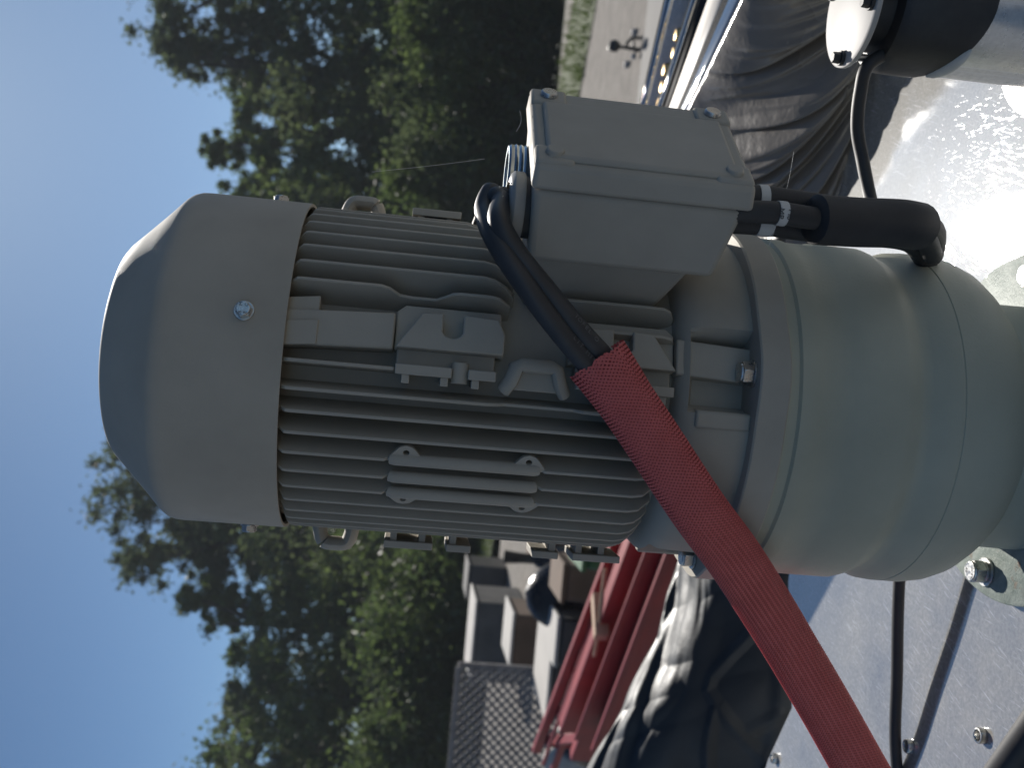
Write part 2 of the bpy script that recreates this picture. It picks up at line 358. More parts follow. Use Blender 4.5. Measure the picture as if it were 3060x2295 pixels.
def tree(az, el, dist, half, label, lm, low=.22, gaps=.0, group='trees beyond the yard', seed=1, per=230, ragged=1.):
    rnd = random.Random(seed); a = RAD(az); X, Y = dist*sin(a), dist*cos(a); zb = gz(X, Y)
    top = dist*tan(RAD(el)); hgt = top-zb; rad = dist*tan(RAD(half))*1.45
    r = thing('tree', (X, Y, zb), label, 'tree', group)
    tr = MB(); pts = []; n = 7
    for i in range(n):
        f = i/(n-1); pts.append((X+rnd.uniform(-.3, .3)*f, Y+rnd.uniform(-.3, .3)*f, zb-.1+hgt*.85*f))
    r0 = .022*hgt+.05; tr.tube(pts, [r0*(1-.85*i/(n-1)) for i in range(n)], 9)
    cs = []; rs = []; nl = 22
    for k in range(nl):
        f = low+(.93-low)*(k+.35*rnd.random())/(nl-1)
        env = rad*1.2*(.45+.55*sin(pi*min(1, .18+.80*(f-low)/(1-low))))
        ang = rnd.random()*2*pi; q = rnd.random()**.6*.85*env
        lc = Vector((X+cos(ang)*q, Y+sin(ang)*q, zb+hgt*f-.3*env)); lr = env*rnd.uniform(.36, .60)
        b0 = Vector(pts[min(n-2, int(max(.1, f-.2)/.85*(n-1)))]); tr.tube([b0, b0.lerp(lc, .5)+Vector((0, 0, -.2)), lc], [r0*.4, r0*.25, .03], 5, caps=False)
        for j in range(int(18*ragged)):
            d_ = Vector((rnd.gauss(0, 1), rnd.gauss(0, 1), rnd.gauss(0, 1))).normalized(); c_ = lc+Vector((d_.x, d_.y, d_.z*.85))*lr*rnd.uniform(.25, 1.05)
            cs.append(tuple(c_)); rs.append(lr*rnd.uniform(.16, .36))
            if j % 5 == 0: tr.tube([lc, c_], [.03, .012], 4, caps=False)
    build(tr, 'trunk', 'bark', r)
    leaf_obj(leaf_cloud(cs, rs, per, .0047*dist), 'crown', lm, r)
    return r
TREES = [
 (20.5, 17.0, 46, 4.6, 'tall dark tree at the right end of the tree line', 'leaf_b', .2, 11),
 (16.0, 15.8, 45, 2.5, 'slender ragged tree right of the motor, with sky showing through', 'leaf_b', .25, 12),
 (12.8, 13.4, 43, 2.6, 'green round tree next to the slender ragged one', 'leaf_a', .15, 13),
 (9.3, 11.8, 43, 2.6, 'tree just right of the motor fan cover', 'leaf_a', .15, 14),
 (25.5, 17.0, 46, 4.0, 'broad tree beyond the stainless post', 'leaf_b', .15, 15),
 (3.5, 8.6, 46, 4.5, 'dark tree hidden for the most part behind the motor', 'leaf_b', .1, 16),
 (-7.8, 17.8, 48, 4.4, 'tallest tree, its thin top leaning out behind the fan cover', 'leaf_b', .2, 17),
 (-9.7, 14.6, 47, 2.0, 'ragged tree leaning against the tallest one, close left of the fan cover', 'leaf_b', .3, 23),
 (-9.8, 10.6, 45, 2.3, 'leafy tree just left of the motor lifting eye', 'leaf_a', .12, 18),
 (-14.2, 12.4, 43, 2.2, 'bright green tree with a spiky top, left of the motor', 'leaf_a', .12, 19),
 (-18.2, 9.0, 44, 2.6, 'low rounded tree above the trellis', 'leaf_b', .1, 20),
 (-21.8, 9.9, 43, 2.0, 'tree at the left end of the tree line', 'leaf_c', .12, 21),
 (-27.0, 10.5, 46, 3.4, 'tree past the trellis, out at the left', 'leaf_a', .12, 22),
 (32.5, 14.0, 46, 4.2, 'wide tree far out beyond the right edge of the yard', 'leaf_a', .1, 31),
 (40.0, 12.5, 45, 4.2, 'last tree at the far right of the tree line', 'leaf_b', .1, 32)]
for az, el, ds, hw, lb, lm, lw, sd in TREES:
    tree(az, el, ds, hw, lb, lm, lw, seed=sd, per=112 if sd in (12, 17, 23) else 70 if sd > 30 else 118, ragged=.8 if sd in (12, 17) else 1.)
def bush(az, dist, hgt, rad, label, lm, seed):
    rnd = random.Random(seed); a = RAD(az); X, Y = dist*sin(a), dist*cos(a); zb = gz(X, Y); hgt += max(0, GZ-zb-.6)
    r = thing('bush', (X, Y, zb), label, 'bush', 'bushes under the trees')
    st = MB()
    cs = []; rs = []
    for k in range(44):
        ang = rnd.random()*2*pi; q = rnd.random()**.5*rad; f = rnd.random()
        c = (X+cos(ang)*q, Y+sin(ang)*q*.7, zb+.25+hgt*f*(1-.45*(q/rad)**2)); cs.append(c); rs.append(rnd.uniform(.5, .85))
        if k % 4 == 0: st.tube([(X+rnd.uniform(-.3, .3), Y, zb-.1), c], [.05, .015], 5)
    build(st, 'stem', 'bark', r); leaf_obj(leaf_cloud(cs, np.array(rs)*dist/25, 260, .0058*dist), 'foliage', lm, r)
BUSH = [(-25, 27, 3.5, 2.9), (-20.5, 27, 3.4, 2.8), (-16.5, 26.5, 3.7, 2.7), (-12.5, 27, 3.5, 2.7), (-8.5, 26, 3.8, 2.6), (-4, 27, 3.4, 2.8), (1, 27, 3.4, 2.8), (6, 27, 3.6, 2.8), (10.2, 27, 3.8, 2.7), (14.3, 27, 3.8, 2.7), (18.2, 27, 3.8, 2.7), (22.5, 27, 3.6, 2.8)]
BL = ['past the trellis at the left', 'straight behind the trellis', 'behind the grey covered stack', 'between the stacks and the motor on the left', 'close by the left lifting eye', 'hidden behind the left of the motor', 'hidden behind the middle of the motor', 'hidden behind the right of the motor', 'just right of the motor fins', 'above the terminal box', 'above the grass at the right', 'at the far right end of the grass']
for az in (-23, -18.6, -14.5, -10.5, -6.3, -1.5, 3.5, 8.2, 12.3, 16.3, 20.4, 25):
    BUSH.append((az, 36, 8.6, 3.8)); 
BL += ['in the back row past the trellis', 'in the back row left of the trellis top', 'in the back row above the trellis', 'in the back row above the grey stack', 'in the back row by the left eye of the motor', 'in the back row behind the motor, left of its middle', 'in the back row behind the motor, right of its middle', 'in the back row at the right edge of the motor', 'in the back row right of the fins', 'in the back row over the box lid', 'in the back row above the lawn', 'in the back row at the far right']
for i, (az, ds, hg, rd) in enumerate(BUSH): bush(az, ds, hg, rd, 'dark bush '+BL[i], 'leaf_b' if i % 2 else 'leaf_a', 50+i)

# =================================================================== THE COVERED MACHINE
SZ = -.52
# stainless sheet on top of the machine
poly = [(-.85, .45), (.85, .45), (.85, 1.02), (.367, 1.2206), (.278, 1.282), (-.231, 1.2913), (-.383, 1.2432), (-.474, 1.3071), (-.85, 1.48)]
cover = thing('steel_cover', (0, .9, SZ), 'scratched stainless steel sheet on which the gear motor stands', 'steel cover')
mb = MB(); mb.prism(poly, lambda x, y: (x, y, SZ), lambda x, y: (x, y, SZ-.003)); build(mb, 'top_sheet', 'sheet', cover, bevel=.0008)
mb = MB()
for (a, b) in zip(poly, poly[1:]+poly[:1]):
    a0, b0 = Vector((*a, 0)), Vector((*b, 0)); nrm = (b0-a0).cross(Vector((0, 0, 1))).normalized()*.004
    mb.box8([a0-nrm+Vector((0, 0, GZ+.02)), a0-nrm+Vector((0, 0, SZ-.0032)), a0-nrm*2+Vector((0, 0, GZ+.02)), a0-nrm*2+Vector((0, 0, SZ-.0032)),
             b0-nrm+Vector((0, 0, GZ+.02)), b0-nrm+Vector((0, 0, SZ-.0032)), b0-nrm*2+Vector((0, 0, GZ+.02)), b0-nrm*2+Vector((0, 0, SZ-.0032))])
build(mb, 'side_panel', 'sheet', cover)
def rivnut(x, y):
    c = atZ(x, y, SZ); mb = MB()
    mb.lathe((c.x, c.y), [(.0048, SZ+.0004), (.0048, SZ+.0052), (.0053, SZ+.0058), (.0064, SZ+.0056), (.0070, SZ+.0046), (.0070, SZ+.0004)], 28)
    build(mb, 'threaded_insert', 'steel', cover)
for q in ((2938, 2200), (2722, 2232), (2318, 2268)): rivnut(*q)
c = atZ(2492, 535, SZ); mb = MB(); mb.rod(c+Vector((0, 0, .0004)), c+Vector((0, 0, .012)), .0065, n=24); build(mb, 'cap_screw', 'steel', cover, bevel=.0008)

# grey stretch film hanging between the trough and the sheet, on the right
TZ = -.357
A = Vector((.415, 1.40, TZ)); B = Vector((.49, 1.20, TZ)); nd_ = (B-A)
def filmR(u, v):
    top = A+nd_*lerp(-1.6, 1.5, u)
    bot = Vector((lerp(.10, .62, u), lerp(1.315, 1.085, u), SZ-.006))
    q = top.lerp(bot, v)
    # folds fan out from the lower right end
    ang = atan2(v-1.35, u-.92); rad_ = hypot(v-1.35, u-.92)
    f = (vnoise(ang*16, rad_*1.5, 1)-.5)*.030+(vnoise(ang*34, rad_*2, 2)-.5)*.012+(vnoise(ang*85, rad_*4, 6)-.5)*.004+max(0, .05-abs(vnoise(ang*7, rad_*.8, 11)-.5))*.22
    k = max(0, sin(pi*v))**.7
    q = q+Vector((-.045*k+f*k*1.6, -.03*k+f*k, -.012*k))
    return q
mb = MB(); mb.grid(filmR, 300, 160); filmr = build(mb, 'stretch_film', 'mirror_film', loc=(.4, 1.3, SZ), smooth=180)
so_ = filmr.modifiers.new('thickness', 'SOLIDIFY'); so_.thickness = .0008
tag(filmr, 'dark glossy stretch film with fanned folds below the stainless trough', 'plastic film')

# stainless trough behind it
tro = thing('steel_trough', (.55, 1.5, TZ), 'polished stainless trough with folded rims behind the grey film', 'trough')
F0 = atY(1925, 290, 1.72); F1 = atY(1987, 0, 1.61); fd = F1-F0
def band(t, off, u):   # t 0 far .. 1 near, u along
    far = Vector((*(F0+fd*u).xy, TZ)); near = A.lerp(B, u) if False else A+(B-A)*u
    q = far.lerp(near, t); q.z = TZ+off; return q
def tro_strip(name, prof, material, u0=-1.6, u1=2.2, smooth=40):
    mb = MB(); vs = []; k = len(prof)
    for u in (u0, u1):
        for (t_, z_) in prof: vs.append(band(t_, z_, u))
    mb.add(vs, [(i, i+1, k+i+1, k+i) for i in range(k-1)]); o = build(mb, name, material, tro, smooth=smooth)
    s = o.modifiers.new('thickness', 'SOLIDIFY'); s.thickness = .002; s.offset = -1; return o
tro_strip('far_rim', [(-.05, -.05), (-.03, -.01), (0, .004), (.07, .006), (.085, -.002)], 'polished')
tro_strip('channel', [(.088, -.004), (.10, -.055), (.42, -.055), (.435, -.004)], 'tube')
tro_strip('middle_rim', [(.438, -.002), (.45, .004), (.485, .004), (.492, -.002)], 'polished')
tro_strip('riser_shade', [(.495, -.004), (.50, -.012), (.575, -.012), (.58, -.006)], 'dark_box')  # nearly flat dark strip in place of the riser's shade
tro_strip('shelf', [(.583, -.005), (.78, -.004)], 'pale_plastic')
tro_strip('near_rim', [(.783, -.003), (.86, -.002), (.97, .002), (1.0, .0), (1.005, -.008)], 'polished', smooth=60)
mb = MB(); mb.tube([band(.27, -.03, u/10) for u in range(-10, 9)], .006, 8)
build(mb, 'brass_rod', 'brass', tro)
for i in range(7):
    mb = MB(); q = band(.24+.05*sin(i*2.1), -.02, .68-.0-.18*i); mb.lathe((q.x, q.y), [(0, q.z+.014), (.009, q.z+.013), (.013, q.z+.004), (.011, q.z-.012), (0, q.z-.014)], 10); build(mb, 'brass_fitting', 'brass', tro)
mb = MB(); mb.box8([band(1.0, -.03, -1.6), band(1.0, -.012, -1.6), band(-.02, -.06, -1.6), band(-.02, -.056, -1.6), band(1.0, -.03, 2.2), band(1.0, -.012, 2.2), band(-.02, -.06, 2.2), band(-.02, -.056, 2.2)])
mb.v = [(x, y, z-(.9 if i in (0, 2, 4, 6) else .055)) for i, (x, y, z) in enumerate(mb.v)]
build(mb, 'body', 'tube', tro)

# black film over the heap at the left
YS = (1640, 1760, 1930, 2110, 2275, 2430, 2620)
def row(xs_, Y): return [atY(x_, y_, Y+.0004*max(0, y_-2100)) for x_, y_ in zip(xs_, YS)]
R0 = row((2480, 2480, 2480, 2470, 2420, 2370, 2310), 1.72)
R1 = row((2300, 2300, 2300, 2290, 2240, 2180, 2110), 1.78)
R2 = row((2180, 2180, 2170, 2120, 2080, 2020, 1940), 1.84)
R3 = row((2110, 2100, 2050, 1975, 1900, 1820, 1730), 1.90)
R4 = row((2040, 2010, 1955, 1875, 1782, 1700, 1610), 2.10)
R5 = [q+Vector((.02, .12, -.10)) for q in R4]; R6 = [q+Vector((.03, .2, -.6)) for q in R4]; RM = [q+Vector((0, -.05, -.6)) for q in R0]
ROWS = [catmull(r, 12) for r in (RM, R0, R1, R2, R3, R4, R5, R6)]
CREASE = [((2300, 1850), (2130, 2020), .012), ((2130, 2020), (2118, 2060), .012), ((2118, 2060), (2165, 2120), .010), ((2150, 2115), (2125, 2300), .012), ((2165, 2112), (2235, 2200), .011), ((2235, 2200), (2290, 2300), .008), ((2235, 2195), (2330, 2140), .006)]
def filmL(u, v):
    k = u*(len(ROWS[0])-1); i = min(int(k), len(ROWS[0])-2); f = k-i
    colp = [r[i].lerp(r[i+1], f) for r in ROWS]
    t_ = v*(len(colp)-1); j = min(int(t_), len(colp)-2); g_ = t_-j
    a, b, c_, d = colp[max(j-1, 0)], colp[j], colp[j+1], colp[min(j+2, len(colp)-1)]
    q = .5*((2*b)+(c_-a)*g_+(2*a-5*b+4*c_-d)*g_*g_+(3*b-a-3*c_+d)*g_**3)
    w1 = min(1, v*8)
    rim = math.exp(-((v-.67)/.085)**2)
    fold = (abs(vnoise(u*4+v*1.5, v*3-u*2, 5)-.5)-.22)*.06*(1-rim)+(abs(vnoise(u*11-v*3, v*5+u*3, 8)-.5)-.22)*.010
    streak = (vnoise(u*5, v*52+u*9, 9)-.5)*.034*rim
    x_, y_ = proj(q); cr = 0
    for (pa_, pb_, hh_) in CREASE:
        ax, ay = pa_; bx_, by_ = pb_; L2 = (bx_-ax)**2+(by_-ay)**2; tt = min(1, max(0, ((x_-ax)*(bx_-ax)+(y_-ay)*(by_-ay))/L2))
        ds_ = hypot(x_-ax-(bx_-ax)*tt, y_-ay-(by_-ay)*tt); cr = max(cr, hh_*max(0, 1-ds_/26))
    return q+Vector((0, -.5, .85))*((fold+streak)*w1)+Vector((0, -.8, .5))*cr*w1
mb = MB(); mb.grid(filmL, 260, 260); filml = build(mb, 'black_film', 'film', loc=(-.6, 1.9, -1.2), smooth=180)
so_ = filml.modifiers.new('thickness', 'SOLIDIFY'); so_.thickness = .0008
tag(filml, 'crumpled black plastic film over a heap left of the stainless sheet', 'plastic film')

shadow_box = thing('cabinet', (-.03, 1.68, GZ), 'dark slope topped shadow blocker added unseen behind the motor', 'cabinet')  # unseen box added behind the motor to cast a shadow on the sheet
mb = MB(); mb.box8([(-.195, 1.62, GZ), (-.195, 1.62, -.262), (-.195, 1.78, GZ), (-.195, 1.78, -.262), (.13, 1.62, GZ), (.13, 1.62, -.11), (.13, 1.78, GZ), (.13, 1.78, -.11)]); build(mb, 'body', 'dark_box', shadow_box, bevel=.006)
mb = MB(); mb.box((-.03, 1.614, -.9), (.25, .010, .8)); build(mb, 'shadow_box_front', 'dark_box', shadow_box, bevel=.003)
# =================================================================== THE GEAR MOTOR
gm = thing('gear_motor', (0, DM, SZ), 'grey ribbed electric motor standing upright on its greenish gearbox', 'gear motor')
AX = (0, DM)
# fan cover
mb = MB(); mb.lathe(AX, [(.1222, .0885), (.1235, .0862), (.1256, .0862), (.1259, .0885), (.1259, .162), (.1256, .1670), (.1243, .1712), (.1220, .1744), (.110, .1862), (.097, .1996), (.0845, .2126), (.0805, .2155), (.074, .2178), (.064, .2195), (.04, .2215), (.015, .223), (0.0, .2232)], 128)
fc = build(mb, 'fan_cover', 'motor', gm, smooth=50)
def cover_bolt(th, z):
    a = RAD(th); n_ = Vector((sin(a), -cos(a), 0)); c_ = pol(.1258, th, z); mb = MB()
    mb.rod(c_, c_+n_*.0012, .0068, n=28); mb.hexhead(c_+n_*.0012, n_, .0100, .0048)
    o = build(mb, 'bolt', 'steel', fc, bevel=.0003)
    return c_+n_*.0062, n_
for th in (15.1, -84, 92, -165): 
    c_, n_ = cover_bolt(th, .1138)
c_, n_ = pol(.1258+.00605, 15.1, .1138), Vector((sin(RAD(15.1)), -cos(RAD(15.1)), 0))
up_ = Vector((0, 0, 1)); rt_ = Vector((cos(RAD(15.1)), sin(RAD(15.1)), 0))
for k, (ch, aa) in enumerate((('8', 150), ('.', 180), ('8', 210), ('M', 30), ('C', -40))):
    q = c_+(rt_*cos(RAD(aa))+up_*sin(RAD(aa)))*.0033; textmesh(ch, .0032, frame(q, rt_, up_), 'head_mark', 'ink', fc, .00005)

# ribbed housing
mb = MB(); mb.lathe(AX, [(.0, .098), (.096, .098), (.0965, .09), (.0965, -.168), (.106, -.184), (.0, -.186)], 120)
hs_ = build(mb, 'motor_housing', 'motor', gm)
def fin(th, segs, tip=.1240, th_=.0030):
    """segs: list of (z, r) outline of the outer edge from top to bottom"""
    a = RAD(th); t_ = Vector((cos(a), sin(a), 0))
    mb = MB(); pl = [(.0945, segs[0][0])]+[(r, z) for z, r in segs]+[(.0945, segs[-1][0])]
    n_ = len(pl)
    def f(s): 
        def g2(r, z):
            wd = .0026 if r < .11 else .00120
            return pol(r, th, z)+t_*(s*wd)
        return g2
    mb.prism(pl, f(-1), f(1)); return build(mb, 'cooling_fin', 'motor', hs_, bevel=.0006, smooth=30)
def plain(z0=.0905, z1=-.180, tip=.1240): return [(z0, .115), (z0-.004, .1165), (z0-.008, tip-.0005), (z0-.011, tip), (z1+.018, tip), (z1+.010, tip-.002), (z1+.004, tip-.007), (z1, .112)]
PIT = 7.17
for k in range(50):
    th = k*PIT if k <= 25 else (k-50)*PIT
    if 2 <= th < 25: continue
    if abs(th) < 1: continue
    if abs(th-28.7) < 1:
        fin(th, [(.0905, .115), (.083, .1235), (.080, .124), (.026, .124), (.020, .1215), (.013, .114), (.004, .1125), (-.012, .1125), (-.018, .117), (-.023, .1215), (-.028, .1228), (-.050, .1228), (-.056, .121), (-.064, .112)]); continue
    if 30 < th < 66: fin(th, [(.0905, .115), (.083, .1235), (.080, .124), (-.044, .124), (-.052, .122), (-.060, .116), (-.067, .106)]); continue
    if 66 <= th < 100: fin(th, plain(z1=-.05)); continue
    if abs(th+7.17) < 1:
        fin(th, [(.0905, .115), (.083, .1235), (.080, .124), (-.052, .124), (-.060, .121), (-.063, .118), (-.112, .118), (-.118, .123), (-.165, .124), (-.174, .121), (-.180, .112)]); continue
    if -45 < th < -27:
        fin(th, [(.0905, .115), (.083, .1235), (.080, .124), (.014, .124), (.010, .120), (-.093, .120), (-.097, .124), (-.162, .124), (-.170, .122), (-.180, .112)])
        mb = MB(); mb.tube([pol(.1205, th, .009), pol(.1215, th, .007), pol(.1215, th, -.090), pol(.1205, th, -.092)], .0045, 12); build(mb, 'nameplate_rib', 'motor', hs_); continue
    if -100 < th < -84 or 84 < th < 100: fin(th, plain(tip=.119)); continue
    fin(th, plain())
fin(1.6, [(.0905, .115), (.083, .1235), (.080, .124), (.0125, .124), (.0122, .11)])
# the two fins that go on under the terminal box
for th, z0 in ((30.5, -.098), (20.0, -.132)):
    fin(th, [(z0, .119), (z0-.003, .1225), (-.160, .1232), (-.172, .1225), (-.178, .119), (-.182, .110)])
# ears for the nameplate
for th0, sg, z0 in ((-29.0, 1, -.0006), (-29.0, 1, -.0854), (-42.8, -1, -.0010), (-42.8, -1, -.0861)):
    mb = MB(); poly_ = [(-.0128, 0), (-.0105, .0035), (-.0065, .0088), (-.0035, .0115), (0, .0124), (.0035, .0115), (.0065, .0088), (.0105, .0035), (.0128, 0)]
    ring = [(.0024*cos(q*pi/8), .0072+.0024*sin(q*pi/8)) for q in range(16)]
    def fn(r_): return lambda zz, s_: pol(r_, th0+sg*degrees(s_/.122), z0-zz)
    # outline and hole bridged into one ring of quads
    outer = [(-.0128, 0), (-.009, 0), (-.004, 0), (.004, 0), (.009, 0), (.0128, 0), (.0112, .0030), (.009, .0060), (.0065, .0090), (.0040, .0112), (0, .0124), (-.0040, .0112), (-.0065, .0090), (-.009, .0060), (-.0112, .0030), (-.012, .0015)]
    inner = []
    for (x_, y_) in outer:
        a_ = atan2(y_-.0070, x_); inner.append((.0022*cos(a_), .0070+.0022*sin(a_)))
    n_ = 16; vs = []
    for r_ in (.1228, .1198):
        vs += [fn(r_)(*q) for q in outer]+[fn(r_)(*q) for q in inner]
    fs = []
    for i in range(n_):
        j = (i+1) % n_
        fs += [(i, j, n_+j, n_+i), (2*n_+i, 3*n_+i, 3*n_+j, 2*n_+j), (i, 2*n_+i, 2*n_+j, j), (n_+i, n_+j, 3*n_+j, 3*n_+i)]
    mb.add(vs, fs); build(mb, 'nameplate_ear', 'motor', hs_)
# cast mounting pads: front pair
def front_pad(s):     # s = 1 upper, -1 lower (mirrored about z0)
    z0 = -.0835; Z = (lambda z: z) if s == 1 else (lambda z: 2*z0-z)
    # tapered slab running from the pad to the housing end
    mb = MB(); mb.prism([(8, .0145), (20.5, .0145), (18.5, .0885), (6.6, .0885)], lambda th, z: pol(.1195, th, Z(z)), lambda th, z: pol(.100, th, Z(z))); build(mb, 'pad_slab', 'motor', hs_, bevel=.0015)
    if s == 1:
        mb = MB(); mb.prism([(9, .066), (24.5, .066), (23, .0885), (7.5, .0885)], lambda th, z: pol(.1178, th, Z(z)), lambda th, z: pol(.100, th, Z(z))); build(mb, 'pad_step', 'motor', hs_, bevel=.001)
        mb = MB(); mb.prism([(7.2, .0655), (15.5, .0655), (14.2, .0885), (6.2, .0885)], lambda th, z: pol(.1208, th, Z(z)), lambda th, z: pol(.100, th, Z(z))); build(mb, 'pad_boss', 'motor', hs_, bevel=.0008)
    slot = [(20.5, -.0180), (14.4, -.0180), (13.3, -.0195), (12.7, -.0222), (12.5, -.0248), (12.7, -.0275), (13.3, -.0300), (14.4, -.0315), (20.5, -.0315)]
    outl = [(8.5, .0130), (20.0, -.0035)]+slot+[(20.0, -.0555), (15, -.0605), (8.5, -.0600)]
    mb = MB(); mb.prism(outl, lambda th, z: pol(.1255, th, Z(z)), lambda th, z: pol(.104, th, Z(z))); build(mb, 'mounting_pad', 'motor', hs_, bevel=.0012)
    mb = MB(); mb.prism([(8.5, .0138), (22.5, .0138), (25, .0080), (25, -.058), (8.5, -.061)], lambda th, z: pol(.1135, th, Z(z)), lambda th, z: pol(.100, th, Z(z))); build(mb, 'pad_base', 'motor', hs_, bevel=.001)
    mb = MB(); mb.prism([(2.6, .0118), (9, .0118), (9, -.0555), (2.6, -.0555)], lambda th, z: pol(.1135, th, Z(z)), lambda th, z: pol(.100, th, Z(z))); build(mb, 'pad_web', 'motor', hs_, bevel=.001)
    for (za, zb_) in ((.0118, -.0262), (-.0372, -.0560)):
        mb = MB(); mb.prism([(.1, za), (3.2, za), (3.2, zb_), (.1, zb_)], lambda th, z: pol(.1275, th, Z(z)), lambda th, z: pol(.117, th, Z(z))); build(mb, 'pad_plate', 'motor', hs_, bevel=.0007)
    for zc in (.0045, -.0215, -.0425):
        mb = MB(); mb.prism([(-2.6, zc+.0027), (.2, zc+.0027), (.2, zc-.0027), (-2.6, zc-.0027)], lambda th, z: pol(.1255, th, Z(z)), lambda th, z: pol(.100, th, Z(z))); build(mb, 'pad_stem', 'motor', hs_, bevel=.0005)
    mb = MB(); mb.rod(pol(.1175, -1.6, Z(-.0318)), pol(.117, 5.5, Z(-.0318)), .0060, n=20); build(mb, 'pad_pin', 'motor', hs_, bevel=.0008)
front_pad(1); front_pad(-1)
# arched rib between the front pads
mb = MB(); path = [pol(.114, -2.2, -.063), pol(.119, 1, -.067), pol(.1205, 5.6, -.070), pol(.1205, 6.4, -.074), pol(.1205, 6.4, -.094), pol(.1205, 5.6, -.098), pol(.119, 1, -.101), pol(.114, -2.2, -.105)]
mb.tube(path, .0058, 10, flat=.8); build(mb, 'arched_rib', 'motor', hs_)
mb = MB(); mb.prism([(-2, -.066), (6, -.070), (6, -.098), (-2, -.102)], lambda th, z: pol(.1175, th, z), lambda th, z: pol(.096, th, z)); build(mb, 'rib_panel', 'motor', hs_, bevel=.001)
# side pads, seen edge on at both flanks of the motor
for sx in (-1, 1):
    xo = .1337 if sx < 0 else .1288; EO = .1378 if sx < 0 else .1325
    for (za, zb_) in ((.0105, -.0270), (-.0375, -.0565), (-.1048, -.1253), (-.1365, -.1745)):
        mb = MB(); mb.box((sx*(xo-.0028), DM-.004, (za+zb_)/2), (.0056, .040, za-zb_)); build(mb, 'pad_plate', 'motor', hs_, bevel=.0007)
    for zc in (.0035, -.0185, -.0425, -.1205, -.1415, -.1595):
        mb = MB(); mb.box((sx*.1165, DM+.004, zc), (.024, .05, .0052)); build(mb, 'pad_stem', 'motor', hs_, bevel=.0004)
    mb = MB(); mb.box((sx*.113, DM+.012, .078), (.020, .036, .020)); build(mb, 'pad_boss', 'motor', hs_, bevel=.003)
    mb = MB(); mb.tube(catmull([(sx*.110, DM+.004, .0640), (sx*(EO-.009), DM+.004, .0615), (sx*(EO-.001), DM+.004, .0575), (sx*EO, DM+.004, .0490), (sx*(EO-.001), DM+.004, .0405), (sx*(EO-.009), DM+.004, .0370), (sx*.110, DM+.004, .0350)], 5), .0056, 12, flat=1.8, side=(1, 0, 1)); build(mb, 'lifting_eye', 'motor', hs_)

# drive-end shield with bolt pockets and flange
BOLT_TH = (9.8, 99.8, -80.2, -170.2)
def rshield(a, r, z):
    th = degrees(a); th = th-360 if th > 180 else th
    d = min(abs((th-b+180) % 360-180) for b in BOLT_TH)
    if z < -.191 and r > .117:
        t_ = min(1, max(0, (13.5-d)/1.2)); return r-(r-.1055)*t_*(1 if z < -.196 else (-.191-z)/.005)
    return r
mb = MB(); mb.lathe(AX, [(.104, -.182), (.112, -.1835), (.1185, -.186), (.1225, -.1905), (.1262, -.1965), (.1268, -.210), (.1272, -.2255), (.1275, -.2350), (.10, -.2352)], 360, rshield)
build(mb, 'end_shield', 'motor', gm, smooth=35)
for b in BOLT_TH:
    for dth in (-15.6,):
        mb = MB(); mb.prism([(b+dth-2.8, -.1955), (b+dth+2.8, -.1955), (b+dth+2.8, -.2345), (b+dth-2.8, -.2345)], lambda th, z: pol(.1288, th, z), lambda th, z: pol(.112, th, z)); build(mb, 'shield_lug', 'motor', gm, bevel=.002)
    mb = MB(); c_ = pol(.1262, b, -.2340); mb.rod(c_, c_+Vector((0, 0, .0018)), .0098, n=28); mb.hexhead(c_+Vector((0, 0, .0018)), (0, 0, 1), .0150, .0088); build(mb, 'flange_bolt', 'steel', gm, bevel=.0004)
def rflange(a, r, z):
    th = degrees(a); th = th-360 if th > 180 else th
    d = min(abs((th-b+180) % 360-180) for b in BOLT_TH)
    return r+(.0045*(.5+.5*cos(pi*min(1, d/17))) if r > .13 else 0)
mb = MB(); mb.lathe(AX, [(.05, -.2340), (.1372, -.2340), (.1384, -.2352), (.1384, -.2548), (.1372, -.2560), (.05, -.2560)], 256, rflange); build(mb, 'flange', 'motor', gm, smooth=40)

# terminal box
AL, R0_, DB, WB = RAD(49.7), .1520, .0721, .1050
bn = Vector((sin(AL), -cos(AL), 0)); bt = Vector((-cos(AL), -sin(AL), 0)); bz = Vector((0, 0, 1)); bc = Vector((0, DM, 0))
def bp(d, w_, z): return bc+bn*(R0_+d)+bt*w_+bz*z
hw = WB/2
tb = MB(); tb.box8([bp(0, -hw+.002, -.1955), bp(0, -hw+.002, -.0690), bp(0, hw, -.1955), bp(0, hw, -.0690), bp(DB-.017, -hw, -.2030), bp(DB-.017, -hw, -.0655), bp(DB-.017, hw+.001, -.2030), bp(DB-.017, hw+.001, -.0655)])
box_o = build(tb, 'terminal_box', 'motor', gm, bevel=.005, seg=3)
mb = MB(); mb.box8([bp(-.055, -hw+.012, -.175), bp(-.055, -hw+.012, -.074), bp(-.055, hw-.026, -.165), bp(-.055, hw-.026, -.074), bp(.0005, -hw+.010, -.188), bp(.0005, -hw+.010, -.0725), bp(.0005, hw-.010, -.184), bp(.0005, hw-.010, -.0725)])
build(mb, 'box_neck', 'motor', box_o, bevel=.004)
mb = MB(); d0 = DB-.0170
mb.box8([bp(d0, -hw-.002, -.2060), bp(d0, -hw-.002, -.0630), bp(d0, hw+.0035, -.2070), bp(d0, hw+.0035, -.0630), bp(DB, -hw-.001, -.2035), bp(DB, -hw-.001, -.0640), bp(DB, hw+.001, -.2050), bp(DB, hw+.001, -.0640)])
build(mb, 'box_lid', 'motor', box_o, bevel=.0035, seg=3)
mb = MB(); mb.box8([bp(DB-.001, -hw+.020, -.196), bp(DB-.001, -hw+.020, -.071), bp(DB-.001, hw-.004, -.196), bp(DB-.001, hw-.004, -.071), bp(DB+.0035, -hw+.021, -.195), bp(DB+.0035, -hw+.021, -.072), bp(DB+.0035, hw-.006, -.195), bp(DB+.0035, hw-.006, -.072)])
